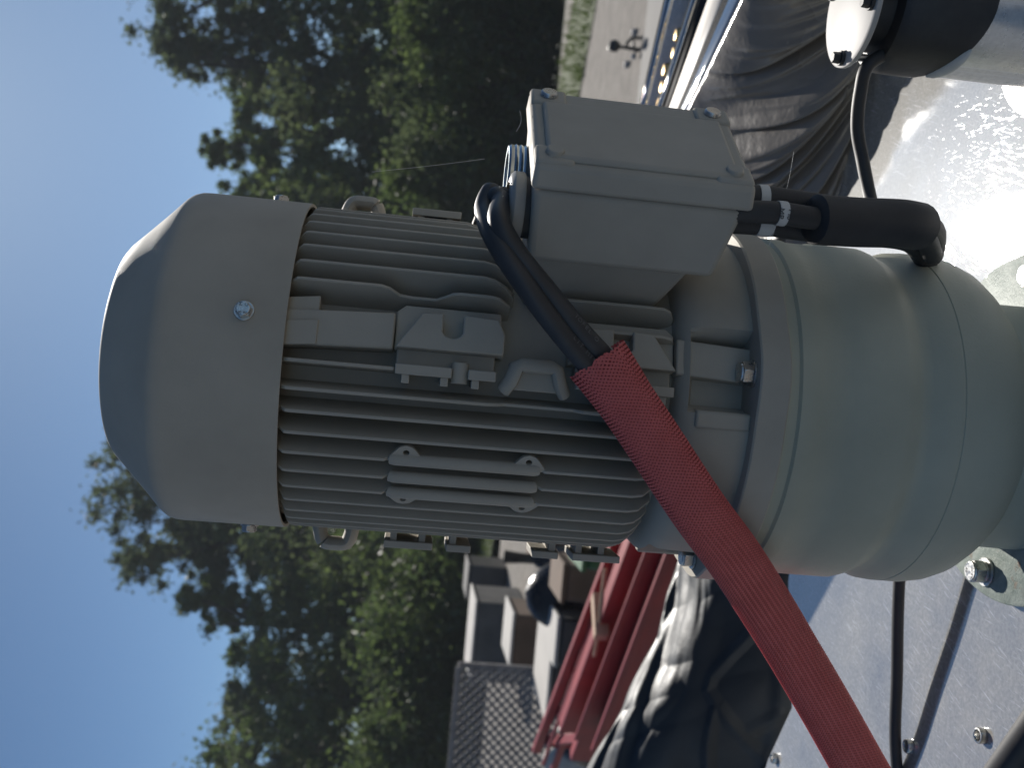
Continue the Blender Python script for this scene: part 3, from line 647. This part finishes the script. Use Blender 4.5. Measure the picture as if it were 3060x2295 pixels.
for (w_, z_) in ((hw-.012, -.0765), (hw-.012, -.192), (-hw+.010, -.0765), (-hw+.010, -.192)):
    mb2 = MB(); mb2.box8([bp(DB-.004, w_+i*.0105, z_+j*.0125) if k == 0 else bp(DB+.0022, w_+i*.0105, z_+j*.0125) for k in (0, 1) for i in (-1, 1) for j in (-1, 1)]); build(mb2, 'lid_corner', 'motor', box_o, bevel=.0025)
    mb2 = MB(); c_ = bp(DB+.002, w_, z_); mb2.rod(c_, c_+bn*.0035, .0062, .0055, 20); build(mb2, 'lid_screw', 'steel' if w_ < 0 else 'motor', box_o, bevel=.0008)
build(mb, 'lid_panel', 'motor', box_o, bevel=.003)
# cable gland, blanking plug and nipple on the top face of the box
gc = bp(.024, hw-.028, -.0655)
mb = MB(); mb.lathe((gc.x, gc.y), [(0, -.0530), (.0185, -.0530), (.0215, -.0540), (.0232, -.0560), (.0232, -.0618), (.0222, -.0630), (0.0, -.0630)], 48); build(mb, 'gland_plate', 'paint_white', box_o)
mb = MB(); mb.lathe((gc.x, gc.y), [(.0195, -.0628), (.0205, -.0632), (.0205, -.069)], 40); build(mb, 'gland_seal', 'rubber', box_o)
nc = bp(.026, -hw+.036, -.0655)
prof = [(.0150, -.068), (.0195, -.068)]
for i in range(3): prof += [(.0195, -.0655+i*.0034), (.0203, -.0643+i*.0034), (.0195, -.0631+i*.0034)]
prof += [(.0198, -.0540), (.0185, -.0525), (.0160, -.0525), (.0150, -.0535), (.0150, -.068)]
mb = MB(); mb.lathe((nc.x, nc.y), prof, 56); build(mb, 'threaded_nipple', 'zinc_blue', box_o)
mb = MB()
for i in range(9):
    q = gc+Vector((random.uniform(-.014, .012), random.uniform(-.012, .012), 0)); q.z = -.0518; mb.box(q, (.004, .0015, .0015), Matrix.Rotation(random.uniform(0, 3), 3, 'Z')@Matrix.Rotation(random.uniform(-.5, .5), 3, 'X'))
lit = build(mb, 'dry_leaf_bits', 'leaf_litter', loc=tuple(gc)); lit['kind'] = 'stuff'; tag(lit, 'dry brown plant bits lying on the cable gland of the terminal box', 'plant bits')

# gearbox
mb = MB(); mb.lathe(AX, [(.05, -.2562), (.1340, -.2562), (.1325, -.2563), (.1325, -.2650), (.1348, -.2668), (.1350, -.2790), (.1336, -.2815), (.1334, -.3030), (.1344, -.3060), (.1346, -.3420), (.1325, -.3490), (.1290, -.3555), (.1282, -.3590), (.1300, -.3650), (.1335, -.3730), (.1345, -.3830), (.1345, -.3842), (.1339, -.3847), (.1339, -.3856), (.1345, -.3861), (.1345, -.4020), (.1325, -.4150), (.1280, -.4270), (.1200, -.4385), (.1100, -.4490), (.1020, -.4550), (.1012, -.4600), (.1018, -.5060)], 128)
gb = build(mb, 'gear_case', 'gear', gm, smooth=35)
mb = MB()
for th in (-64, -30, 4, 38, 72): 
    pass
mb = MB(); mb.lathe(AX, [(.05, -.5055), (.1460, -.5055), (.1478, -.5070), (.1482, -.5180), (.05, -.5180)], 96); ft = build(mb, 'foot_flange', 'foot', gm)
mb = MB(); mb.prism([(-.100, -.30), (-.118, -.30), (-.1245, -.5056)][:0] or [(-60, 0), (60, 0), (60, 1), (-60, 1)], lambda th, k: pol(.1035, th, -.505+k*.04), lambda th, k: pol(.098, th, -.505+k*.04)) 
for k in range(6):
    th = -98.9+60*k; c_ = pol(.1277, th, -.5055); mb2 = MB()
    mb2.rod(c_, c_+Vector((0, 0, .0022)), .0125, n=32); mb2.rod(c_+Vector((0, 0, .0022)), c_+Vector((0, 0, .0048)), .0095, n=24); mb2.hexhead(c_+Vector((0, 0, .0048)), (0, 0, 1), .0180, .0105); o = build(mb2, 'foot_bolt', 'steel', gm, bevel=.0005)
    if k == 0:
        tp = c_+Vector((0, 0, .01535))
        textmesh('26', .0045, frame(tp+Vector((.0, .0045, 0)), (1, 0, 0), (0, 1, 0)), 'head_mark', 'ink', gm, .0001)
        textmesh('A2-70', .0040, frame(tp+Vector((-.001, -.0045, 0)), (1, 0, 0), (0, 1, 0)), 'head_mark', 'ink', gm, .0001)

# =================================================================== CABLES
def px_path(L): return [atY(x, y, Y) for x, y, Y in L]
g0 = gc+Vector((-.004, .011, -.056+.0)); g0.z = -.058
P1 = [g0+Vector((0, 0, 0)), Vector((g0.x-.002, g0.y, -.040))]+px_path([(1468, 575, g0.y-.004), (1450, 628, g0.y-.012), (1480, 715, .640), (1560, 840, .630), (1660, 975, .632), (1765, 1100, .640), (1850, 1200, .648), (1960, 1340, .655)])
g1 = g0+Vector((.009, -.009, 0))
P2 = [g1, Vector((g1.x, g1.y-.002, -.046))]+px_path([(1498, 606, g1.y-.008), (1492, 662, .640), (1542, 755, .636), (1640, 878, .634), (1732, 990, .636), (1810, 1075, .642), (1870, 1150, .650), (1980, 1310, .655)])
mb = MB(); c1 = catmull(P1, 10); mb.tube(c1, .0073, 16); cab1 = tag(build(mb, 'power_cable', 'cable', loc=tuple(g0)), 'black printed cable, the outer one looping from the terminal box into the red sleeve', 'cable', 'cables into the red sleeve')
mb = MB(); c2_ = catmull(P2, 10); mb.tube(c2_, .0073, 16); cab2 = tag(build(mb, 'power_cable', 'cable', loc=tuple(g1)), 'black cable hugging the box corner, inner one of the looping pair', 'cable', 'cables into the red sleeve')
def cable_text(path, body, x0, parent, size=.0044):
    best = min(range(1, len(path)-1), key=lambda i: abs(proj(path[i])[0]-x0)); q = path[best]; d = (path[best+1]-path[best-1]).normalized()
    for k, ch in enumerate(body):
        s_ = (k-(len(body)-1)/2)*size*.75; p_ = q+d*s_; view = (-p_).normalized(); up2 = d.cross(view).normalized()
        nrm = (view-d*view.dot(d)).normalized(); off = (nrm*.75-up2*.66).normalized()
        if ch != ' ': textmesh(ch, size, frame(p_+off*.0074, d, off.cross(d)), 'print_mark', 'grey_ink', parent, .00003)
cable_text(c1, 'LTT MTP', 1722, cab1); cable_text(c2_, 'TOFEL O', 1735, cab2)

# red braided sleeve
SP = [(1782, 1070, .640), (1835, 1145, .640), (1950, 1315, .645), (2085, 1520, .656), (2197, 1672, .684), (2300, 1832, .722), (2388, 1978, .745), (2478, 2132, .762), (2568, 2292, .775), (2670, 2470, .785)]
cl = catmull(px_path(SP), 40)
sleeve = thing('braided_sleeve', tuple(cl[0]), 'red braided cable sleeve slanting across the front of the gear motor', 'cable sleeve')
ln = [0.]
for a_, b_ in zip(cl, cl[1:]): ln.append(ln[-1]+(b_-a_).length)
def sl_at(s):
    s = min(max(s, 0), ln[-1]); i = min(len(ln)-2, max(0, int(np.searchsorted(ln, s))-1)); f = (s-ln[i])/(ln[i+1]-ln[i])
    q = cl[i].lerp(cl[i+1], f); d = (cl[min(i+6, len(cl)-1)]-cl[max(i-6, 0)]).normalized(); view = (-q).normalized()
    wv = d.cross(view).normalized(); nv = wv.cross(d); tw = RAD(20)*min(1, max(0, (s-.14)/.16)); return q, d, wv*cos(tw)+nv*sin(tw), nv*cos(tw)-wv*sin(tw)
def sl_rad(s):
    fl = max(0, 1-s/.035)           # flares at the cut end
    k = sl_at(s)[0].y/.648; return .0186*k+.0022*fl, .0082*k+.002*fl
LEN = ln[-1]; MS = 34; PT = .0026; KK = (2*pi/MS)/PT; step = PT/6; ns = int(LEN/step)
frames = [sl_at(i*step) for i in range(ns+1)]; rads = [sl_rad(i*step) for i in range(ns+1)]
vs = []; fs = []
for sgn in (1, -1):
    for i in range(MS):
        st = random.randint(0, 5) if random.random() < .6 else 0
        k0 = len(vs)
        for j in range(st, ns+1):
            s = j*step; q, d, wv, nv = frames[j]; ra, rb = rads[j]
            ph = 2*pi*i/MS+sgn*KK*s; hgt = 1+.03*sgn*cos(MS*KK*s)
            fray = max(0, 1-s/.012)*.05*math.sin(i*7.3)
            for side in (-1, 1):
                p2 = ph+fray; off = side*.00060
                ww = off*.72; dd = off*.72*-sgn
                p3 = p2+ww/.0145
                vs.append(q+d*dd+wv*(ra*hgt*cos(p3))+nv*(rb*hgt*sin(p3)))
        m_ = (len(vs)-k0)//2
        fs += [(k0+2*r_, k0+2*r_+1, k0+2*r_+3, k0+2*r_+2) for r_ in range(m_-1)]
mb = MB(); mb.add(vs, fs); br = build(mb, 'braid', 'red_yarn', sleeve, smooth=180, fix=False); br['kind'] = 'stuff'
mb = MB(); vs = []; fs = []; nn = 40
for j in range(0, ns+1, 6):
    q, d, wv, nv = frames[j]; ra, rb = rads[j]
    if j == 0: q = q+d*.004
    vs += [q+wv*((ra-.0014)*cos(2*pi*k/nn))+nv*((rb-.0014)*sin(2*pi*k/nn)) for k in range(nn)]
m_ = len(vs)//nn
fs = [(a_*nn+k, a_*nn+(k+1) % nn, (a_+1)*nn+(k+1) % nn, (a_+1)*nn+k) for a_ in range(m_-1) for k in range(nn)]
mb.add(vs, fs); build(mb, 'lining', 'red_lining', sleeve)

# cable that leaves the gearbox to the left, above the sheet
def over_sheet(sx, sy, cx):      # a point whose shadow falls on the sheet at (sx, sy) and that is seen at image x = cx
    s0 = atZ(sx, sy, SZ); lo, hi = 0., .4
    for _ in range(50):
        md = (lo+hi)/2
        if proj(s0+SUN*md)[0] > cx: lo = md
        else: hi = md
    return s0+SUN*((lo+hi)/2)
e0 = over_sheet(2915, 1700, 2693); e1 = over_sheet(2745, 2230, 2675); 
dirv = (e1-e0); path = [e0-dirv*.25, e0, e0.lerp(e1, .35)+Vector((0, 0, .001)), e0.lerp(e1, .7), e1, e1+dirv*.25+Vector((0, 0, -.004)), e1+dirv*.7+Vector((0, 0, -.012))]
mb = MB(); mb.tube(catmull(path, 8), .0057, 16); tag(build(mb, 'signal_cable', 'hose', loc=tuple(e0)), 'straight dark cable leaving the gearbox to the left above the stainless sheet', 'cable')
# dark hose corner at the lower left
h0 = atZ(3075, 2190, SZ+.012); h1 = atZ(2975, 2330, SZ+.012); hd = h1-h0
mb = MB(); mb.tube([h0-hd*1.5, h0, h1, h1+hd*2], .012, 18); tag(build(mb, 'rubber_hose', 'hose', loc=tuple(h0)), 'thick dark hose lying on the sheet at the lower left corner', 'hose')

# cables that hang from the underside of the terminal box
def hang(pts, r, name, mt, label, bands=(), tagm=None):
    p_ = catmull([atY(*q) for q in pts], 10); mb = MB(); mb.tube(p_, r, 18)
    o = tag(build(mb, name, mt, loc=tuple(p_[0])), label, 'cable', 'cables under the terminal box')
    for xa, xb in bands:
        seg_ = [q for q in p_ if xa <= proj(q)[0] <= xb]
        if len(seg_) < 2:
            i = min(range(len(p_)-1), key=lambda k: abs(proj(p_[k])[0]-xa)); seg_ = [p_[i], p_[i+1]]
        mb = MB(); mb.tube(seg_, r+.0006, 18); build(mb, 'white_band', 'white_tape', o)
    return o, p_
YB = .655
hang([(2190, 592, YB), (2300, 600, YB), (2450, 622, YB+.005), (2600, 645, YB+.01), (2700, 658, YB+.012), (2755, 672, YB+.02), (2785, 700, YB+.05), (2780, 760, YB+.09)], .0098, 'box_cable', 'hose', 'thick black cable nearest the post, under the terminal box, with one white band', [(2255, 2300)])
o3, p3 = hang([(2190, 632, YB-.02), (2320, 636, YB-.022), (2450, 655, YB-.018), (2600, 672, YB-.01), (2700, 684, YB), (2760, 706, YB+.02), (2785, 760, YB+.06)], .0075, 'box_cable', 'hose', 'black cable in front under the terminal box, carrying a printed white tag', [(2308, 2356)])
hang([(2185, 660, YB), (2300, 668, YB+.002), (2450, 690, YB+.01), (2600, 700, YB+.02), (2720, 720, YB+.05), (2770, 780, YB+.09)], .0085, 'box_cable', 'hose', 'black cable nearest the gearbox under the terminal box, with a wide white band', [(2255, 2302)])
# printed tag text
for (xx, tx) in ((2345, 'M8'), (2322, 'MP')):
    i = min(range(1, len(p3)-1), key=lambda k: abs(proj(p3[k])[0]-xx)); q = p3[i]; d = (p3[i+1]-p3[i-1]).normalized(); view = (-q).normalized()
    nv = (view-d*view.dot(d)).normalized(); rd = nv.cross(d)
    if rd.x > 0: rd = -rd
    textmesh(tx, .0055, frame(q+nv*.0083, rd, d), 'tag_print', 'ink', o3, .0001)
mb = MB(); mb.tube(catmull([atY(2425, 655, YB-.015), atY(2560, 664, YB-.008), atY(2690, 668, YB), atY(2745, 676, YB+.012)], 8), [.012]+[.0165]*23+[.013], 20)
tag(build(mb, 'rubber_boot', 'hose', loc=tuple(atY(2560, 664, YB))), 'black rubber boot around the cables between the terminal box and gearbox', 'cable boot')

# stainless post with capped sensor at the right edge
pc = atY(2548, 8, .80); PR = .0515
post = thing('steel_post', (pc.x, pc.y, SZ), 'stainless post with a pale round cap plate and black collar', 'post')
zt = pc.z
mb = MB(); mb.lathe((pc.x, pc.y), [(0, zt+.0012), (PR-.002, zt+.0012), (PR, zt), (PR, zt-.0035), (PR-.001, zt-.0045), (0, zt-.0045)], 72); build(mb, 'cap_plate', 'cap', post)
mb = MB(); mb.lathe((pc.x, pc.y), [(PR*.70, zt-.005), (PR*.72, zt-.022), (PR*.95, zt-.024), (PR+.0008, zt-.030), (PR+.0012, zt-.062), (PR-.003, zt-.064)], 64, None)
o = build(mb, 'collar', 'rubber', post)
for v_ in o.data.vertices:      # the lower lip of the collar is cut on a slant, lowest towards the viewer
    z_ = v_.co.z+SZ
    if z_ < zt-.055: v_.co.z -= .030*max(0, -(v_.co.y)/PR+.15)
mb = MB(); mb.lathe((pc.x, pc.y), [(PR-.004, zt-.05), (PR-.002, zt-.05), (PR-.002, SZ+.012), (PR+.02, SZ+.012), (PR+.02, SZ+.0004)], 72); build(mb, 'tube', 'tube', post)
mb = MB()
for th in (-100, -20, 60, 150):
    a = RAD(th); q = Vector((pc.x+PR*.86*sin(a), pc.y-PR*.86*cos(a), zt+.0012)); m2 = MB(); m2.rod(q, q+Vector((0, 0, .003)), .0062, n=20); m2.rod(q+Vector((0, 0, .003)), q+Vector((0, 0, .009)), .0050, .0046, 6); build(m2, 'cap_screw', 'rubber', post, bevel=.0005)
    q2 = Vector((pc.x+PR*.9*sin(a+.3), pc.y-PR*.9*cos(a+.3), 0)); m3 = MB(); m3.rod((q2.x, q2.y, zt-.024), (q2.x, q2.y, zt-.0046), .0032, n=12); build(m3, 'spacer', 'steel', post)
mb = MB()
arc = [Vector((pc.x+(PR+.0022)*sin(RAD(-a_)), pc.y-(PR+.0022)*cos(RAD(-a_)), zt-.060-.030*max(0, cos(RAD(a_))+.15)-.002)) for a_ in range(48, 93, 5)]
mb.tube(arc, [.0008, .003, .0042, .0048, .005, .0048, .0042, .003, .0008], 8, flat=.4); build(mb, 'sunlit_crescent', 'white_tape', post)  # white sliver stands in for a sunlit crescent of the tube rim
# flat black cable from the post back to the boot
mb = MB(); mb.tube(catmull([Vector((pc.x-.035, pc.y-.01, zt-.04)), atY(2598, 190, .79), atY(2572, 270, .80), atY(2562, 380, .81), atY(2578, 480, .81), atY(2602, 600, .80), atY(2625, 680, .76)], 10), .0056, 14)
tag(build(mb, 'sensor_cable', 'hose', loc=(pc.x-.05, pc.y, zt-.05)), 'bowed black cable from the stainless post to the cables under the terminal box', 'cable')

# spider threads
for a_, b_, lb in (((1112, 513, .66), (1448, 474, .72), 'spider thread floating above the cable loop'), ((1553, 330, .68), (1543, 392, .66), 'spider thread from the box lid to the threaded nipple'), ((2298, 735, .60), (2372, 452, .75), 'spider thread below the terminal box')):
    a_, b_ = atY(*a_), atY(*b_); mb = MB(); mb.tube([a_.lerp(b_, i/8)+Vector((0, 0, -.002*sin(pi*i/8))) for i in range(9)], .00014, 5); tag(build(mb, 'spider_thread', 'white_tape', loc=tuple(a_)), lb, 'spider thread')

# =================================================================== YARD, LEFT
# red steel frame
RZ = -.92
rf = thing('red_frame', (-1.2, 4.4, GZ), 'long red steel frame of parallel rails beyond the black film', 'machine frame')
def zpt(x, y, z): return atZ(x, y, z)
def rail(a, b, w_, h_, z, name='rail', ext=(.35, .25), mt='red'):
    p, q = zpt(*a, z), zpt(*b, z); d = q-p; mb = MB(); mb.bar(p-d*ext[0], q+d*ext[1], w_, h_); return build(mb, name, mt, rf, bevel=.004)
rail((1648, 2125), (1829, 1653), .035, .05, RZ)
rail((1690, 2200), (1846, 1760), .025, .04, RZ-.10)
rail((1744, 2057), (1901, 1640), .075, .10, RZ)
rail((1784, 2134), (1969, 1662), .055, .10, RZ-.04)
rail((1852, 2111), (2009, 1703), .05, .10, RZ-.08)
rail((1668, 2160), (1838, 1680), .016, .02, RZ-.02)
rail((1720, 2100), (1872, 1650), .02, .03, RZ-.12)
rail((1768, 2090), (1935, 1650), .016, .025, RZ+.02)
rail((1822, 2120), (1990, 1680), .02, .03, RZ-.02)
pa, pb, pc_, pd = zpt(1930, 2111, RZ-.16), zpt(2090, 1690, RZ-.16), zpt(2015, 1690, RZ-.12), zpt(1870, 2111, RZ-.12)
mb = MB(); mb.box8([pa-Vector((0, 0, .25)), pa, pd-Vector((0, 0, .25)), pd, pb-Vector((0, 0, .25)), pb, pc_-Vector((0, 0, .25)), pc_]); build(mb, 'side_plate', 'red', rf, bevel=.006)
for t_ in (-.25, .0, .3, .62, .95):
    a_ = zpt(1648, 2125, RZ).lerp(zpt(1829, 1653, RZ), t_); b_ = zpt(1852, 2111, RZ-.08).lerp(zpt(2009, 1703, RZ-.08), t_)
    mb = MB(); mb.bar(a_-Vector((0, 0, .05)), b_-Vector((0, 0, .05)), .05, .05); build(mb, 'cross_member', 'red', rf, bevel=.004)
    for q in (a_, b_):
        mb = MB(); mb.box((q.x, q.y, (q.z-.06+GZ)/2), (.06, .06, q.z-.06-GZ)); build(mb, 'leg', 'red', rf)
q0 = zpt(1793, 1842, RZ+.04); mb = MB(); dd = (zpt(1829, 1653, RZ)-zpt(1648, 2125, RZ)).normalized(); sd = dd.cross(Vector((0, 0, 1)))
mb.bar(q0-sd*.10, q0+sd*.10, .055, .06); wb = build(mb, 'wooden_block', 'wood', loc=tuple(q0), bevel=.004); tag(wb, 'pale wooden block lying across the red rails', 'wood block')
mb = MB(); mb.tube([zpt(1808, 1700, RZ+.05), zpt(1797, 1800, RZ+.055), zpt(1790, 1880, RZ+.05), zpt(1776, 1960, RZ+.03)], .009, 8); tag(build(mb, 'thin_pole', 'wood', loc=tuple(q0)), 'thin pale pole resting beside the wooden block on the red frame', 'pole')
bx = zpt(2052, 1738, RZ-.10); mb = MB(); mb.box(bx, (.07, .05, .05)); tag(build(mb, 'small_box', 'dark_box', loc=tuple(bx), bevel=.004), 'small black box on the red frame close to the flange', 'box')

def stack(x0, x1, xb, y0, y1, Y, dep, label, body_mt, top_mt, name='covered_stack', rot=0, cat='stack'):
    """top edge seen at image x0 (back) .. x1 (front), foot at xb, between y0 (right) and y1 (left)"""
    a_ = atY(x1, y0, Y); b_ = atY(x1, y1, Y); zt_ = (a_.z+b_.z)/2; wd = a_.x-b_.x; cx = (a_.x+b_.x)/2
    r = thing(name, (cx, Y+dep/2, GZ), label, cat)
    h_ = zt_-GZ; mb = MB(); mb.box((cx, Y+dep/2, GZ+h_/2), (wd, dep, h_)); build(mb, 'body', body_mt, r, bevel=.03)
    mb = MB(); mb.box((cx, Y+dep/2, zt_+.018), (wd+.03, dep+.03, .03)); build(mb, 'top_slab', top_mt, r, bevel=.008); return r  # top slab; where pale, the sunlight is put into its colour
stack(1395, 1418, 1540, 1800, 2040, 14.0, 1.2, 'tall grey covered stack with its sunlit top coloured pale, farthest back in the yard', 'grey_box', 'sunlit_top_and_stone')
stack(1515, 1535, 1640, 1838, 1990, 11.2, .9, 'brown box stack with its sunlit top coloured pale in front of the grey stack', 'brown', 'sunlit_top_and_stone', 'box_stack')
stack(1600, 1650, 1740, 1895, 2150, 8.6, .9, 'low dark crate with its sunlit top coloured pale beside the trellis', 'dark_box', 'sunlit_top_and_stone', 'low_crate', cat='crate')
stack(1650, 1672, 1760, 1850, 1990, 7.6, .5, 'dark crate with its sunlit top coloured pale, close to the red frame', 'dark_box', 'sunlit_top_and_stone', 'dark_crate', cat='crate')
stack(1400, 1402, 1500, 1690, 1790, 17.0, 1.0, 'dark upright cabinet at the edge of the trees', 'dark_box', 'grey_box', 'cabinet', cat='cabinet')
stack(1610, 1612, 1700, 1600, 1690, 9.5, .7, 'brown cardboard box half hidden behind the motor', 'brown', 'brown', 'cardboard_box', cat='box')
stack(1690, 1692, 1770, 1690, 1800, 7.2, .6, 'plain brown box in front of the black covered barrel', 'brown', 'brown', 'cardboard_box', cat='box')
stack(1755, 1757, 1810, 1600, 1705, 6.2, .5, 'green plastic tub beside the red frame', 'green', 'green', 'plastic_tub', cat='tub')
# round heap under a black sheet
def blob(x, y, Y, rx, rz, label, name, mt, cat, neck=0, seed=1):
    c_ = atY(x, y, Y); mb = MB(); base = GZ; top = c_.z+rz; hh = top-base; vs = []
    def fn(u, v):
        a = u*2*pi; f = v
        rr = rx*(1-.10*f)*sqrt(max(0, 1-max(0, (f-.55)/.45)**2)) if not neck else rx*(sqrt(max(0, 1-(f/.72)**2)) if f < .66 else .28+.5*max(0, f-.82))
        rr *= 1+.22*(vnoise(cos(a)*2.2+5, sin(a)*2.2+f*4, seed)-.5)+.08*(vnoise(cos(a)*7+5, sin(a)*7+f*9, seed+3)-.5)
        return Vector((c_.x+rr*cos(a), c_.y+rr*sin(a)*.9, base+hh*f))
    mb.grid(fn, 49, 26); return tag(build(mb, name, mt, loc=(c_.x, c_.y, GZ), smooth=180), label, cat)
blob(1640, 1775, 8.2, .30, .20, 'bulging black plastic cover over a barrel, sun glinting on its top', 'covered_barrel', 'bag', 'covered barrel', seed=4)
blob(1545, 1668, 9.4, .17, .12, 'small black bag with a gathered neck, on the sunny gravel', 'rubbish_bag', 'bag', 'bag', neck=1, seed=9)
blob(1680, 2200, 7.4, .22, .06, 'black bag slumped at the end of the red frame', 'slumped_bag', 'bag', 'bag', seed=14)
blob(1655, 2275, 7.9, .17, .10, 'white woven sack at the foot of the trellis', 'white_sack', 'white_sack', 'sack', seed=19)

# trellis panel
TY = 9.6; tl = atY(1362, 2420, TY); tr_ = atY(1362, 1990, TY); zt_ = (atY(1362, 2150, TY)).z+.02; zb_ = GZ+.04
tre = thing('trellis', (tl.x, TY, GZ), 'weathered diagonal trellis panel standing behind the crates', 'trellis')
x0, x1 = tl.x, tr_.x; pitch = .092; hgt = zt_-zb_
def clipbar(xs_, sgn):
    # slat with slope +-1 through (xs_, zb_)
    pts_ = []
    xa, za, xb2, zb2 = xs_, zb_, xs_+sgn*hgt, zt_
    def clip(xa, za, xb2, zb2):
        t0, t1 = 0., 1.; dx = xb2-xa
        for lim, s_ in ((x0, 1), (x1, -1)):
            fa, fb = (xa-lim)*s_, (xb2-lim)*s_
            if fa < 0 and fb < 0: return None
            if fa < 0: t0 = max(t0, fa/(fa-fb))
            elif fb < 0: t1 = min(t1, fa/(fa-fb))
        return (t0, t1) if t1-t0 > .03 else None
    r = clip(xa, za, xb2, zb2)
    if not r: return
    p_ = Vector((xa+(xb2-xa)*r[0], TY+(.008 if sgn > 0 else -.008), za+(zb2-za)*r[0])); q_ = Vector((xa+(xb2-xa)*r[1], TY+(.008 if sgn > 0 else -.008), za+(zb2-za)*r[1]))
    mb = MB(); mb.bar(p_, q_, .014, .040, up=(0, 1, 0)) if False else mb.bar(p_, q_, .027, .014, up=(0, 1, 0)); build(mb, 'slat', 'trellis', tre, smooth=0)
k = x0-hgt
while k < x1+hgt:
    clipbar(k, 1); clipbar(k, -1); k += pitch
for xx in (x0, x1):
    mb = MB(); mb.box((xx, TY+.04, (GZ+zt_)/2), (.05, .045, zt_-GZ)); build(mb, 'post', 'trellis', tre)
for zz in (zt_, zb_+.02):
    mb = MB(); mb.box(((x0+x1)/2, TY-.03, zz), (x1-x0, .02, .05)); build(mb, 'rail', 'trellis', tre)

# =================================================================== YARD, RIGHT: ball topped coupling
cb = atZ(1905, 147, GZ+.02); Yh = cb.y; hb = atY(1836, 136, Yh)
hit = thing('tow_coupling', (cb.x, Yh, GZ), 'black ball topped tow coupling standing on the gravel', 'coupling')
mb = MB(); r_ = .058; mb.lathe((hb.x, hb.y), [(r_*sin(pi*i/14), hb.z-r_*cos(pi*i/14)) for i in range(15)], 28); build(mb, 'ball', 'black_iron', hit)
tp = atY(1820, 141, Yh); mb = MB(); mb.lathe((tp.x, tp.y), [(.018, tp.z-.03), (.018, tp.z+.01), (0, tp.z+.018)], 16); build(mb, 'ball_tip', 'steel', hit)
mb = MB(); mb.rod((hb.x, hb.y, hb.z-.04), (cb.x, cb.y, GZ), .016, .020, 14); build(mb, 'stem', 'black_iron', hit)
s1 = atY(1872, 145, Yh); s2 = atY(1872, 128, Yh); s3 = atY(1890, 112, Yh); s4 = atY(1908, 112, Yh)
mb = MB(); mb.tube([s1, s2, s3, s4], .016, 10); mb.tube([atY(1893, 147, Yh), atY(1893, 120, Yh)], .014, 10); mb.tube([s4, Vector((s4.x, s4.y, GZ))], .016, 10); build(mb, 'bracket', 'black_iron', hit)
gp = atY(1893, 168, Yh); mb = MB(); mb.lathe((gp.x, gp.y), [(.030*sin(pi*i/8), gp.z-.030*cos(pi*i/8)) for i in range(9)], 18); build(mb, 'glint_cap', 'cap', hit)  # pale ball put in for a sun glint on the metal
mb = MB(); mb.rod(gp, (cb.x-.0, cb.y, GZ+.03), .012, n=10); build(mb, 'side_arm', 'black_iron', hit)
for (x_, y_, lb) in ((1874, 190, 'small pale stone left of the tow coupling'), (1896, 94, 'small pale stone right of the tow coupling')):
    q = atZ(x_, y_, GZ+.02); mb = MB(); mb.lathe((q.x, q.y), [(0, GZ), (.035, GZ+.005), (.04, GZ+.025), (.025, GZ+.05), (0, GZ+.055)], 9, lambda a, r, z: r*(1+.3*sin(a*3+1))); tag(build(mb, 'stone', 'sunlit_top_and_stone', loc=(q.x, q.y, GZ)), lb, 'stone')
hz = MB(); hz.box8([(x, y, z) for x in (-760, 760) for y in (-90, 1560) for z in (-8.2, 17)])  # thin air volume added to lift the dark trees like lens glare
m = bpy.data.materials.new('glare_veil_air'); m.use_nodes = True; m.node_tree.nodes.clear()
pv = nd(m.node_tree, 'ShaderNodeVolumePrincipled'); pv.inputs['Color'].default_value = (.86, .92, 1, 1); pv.inputs['Density'].default_value = .0010
mo = nd(m.node_tree, 'ShaderNodeOutputMaterial'); m.node_tree.links.new(pv.outputs[0], mo.inputs['Volume'])
o = build(hz, 'glare_veil', m, loc=(0, 700, -7.2), smooth=0); o['kind'] = 'stuff'
print('objects', len(bpy.data.objects))
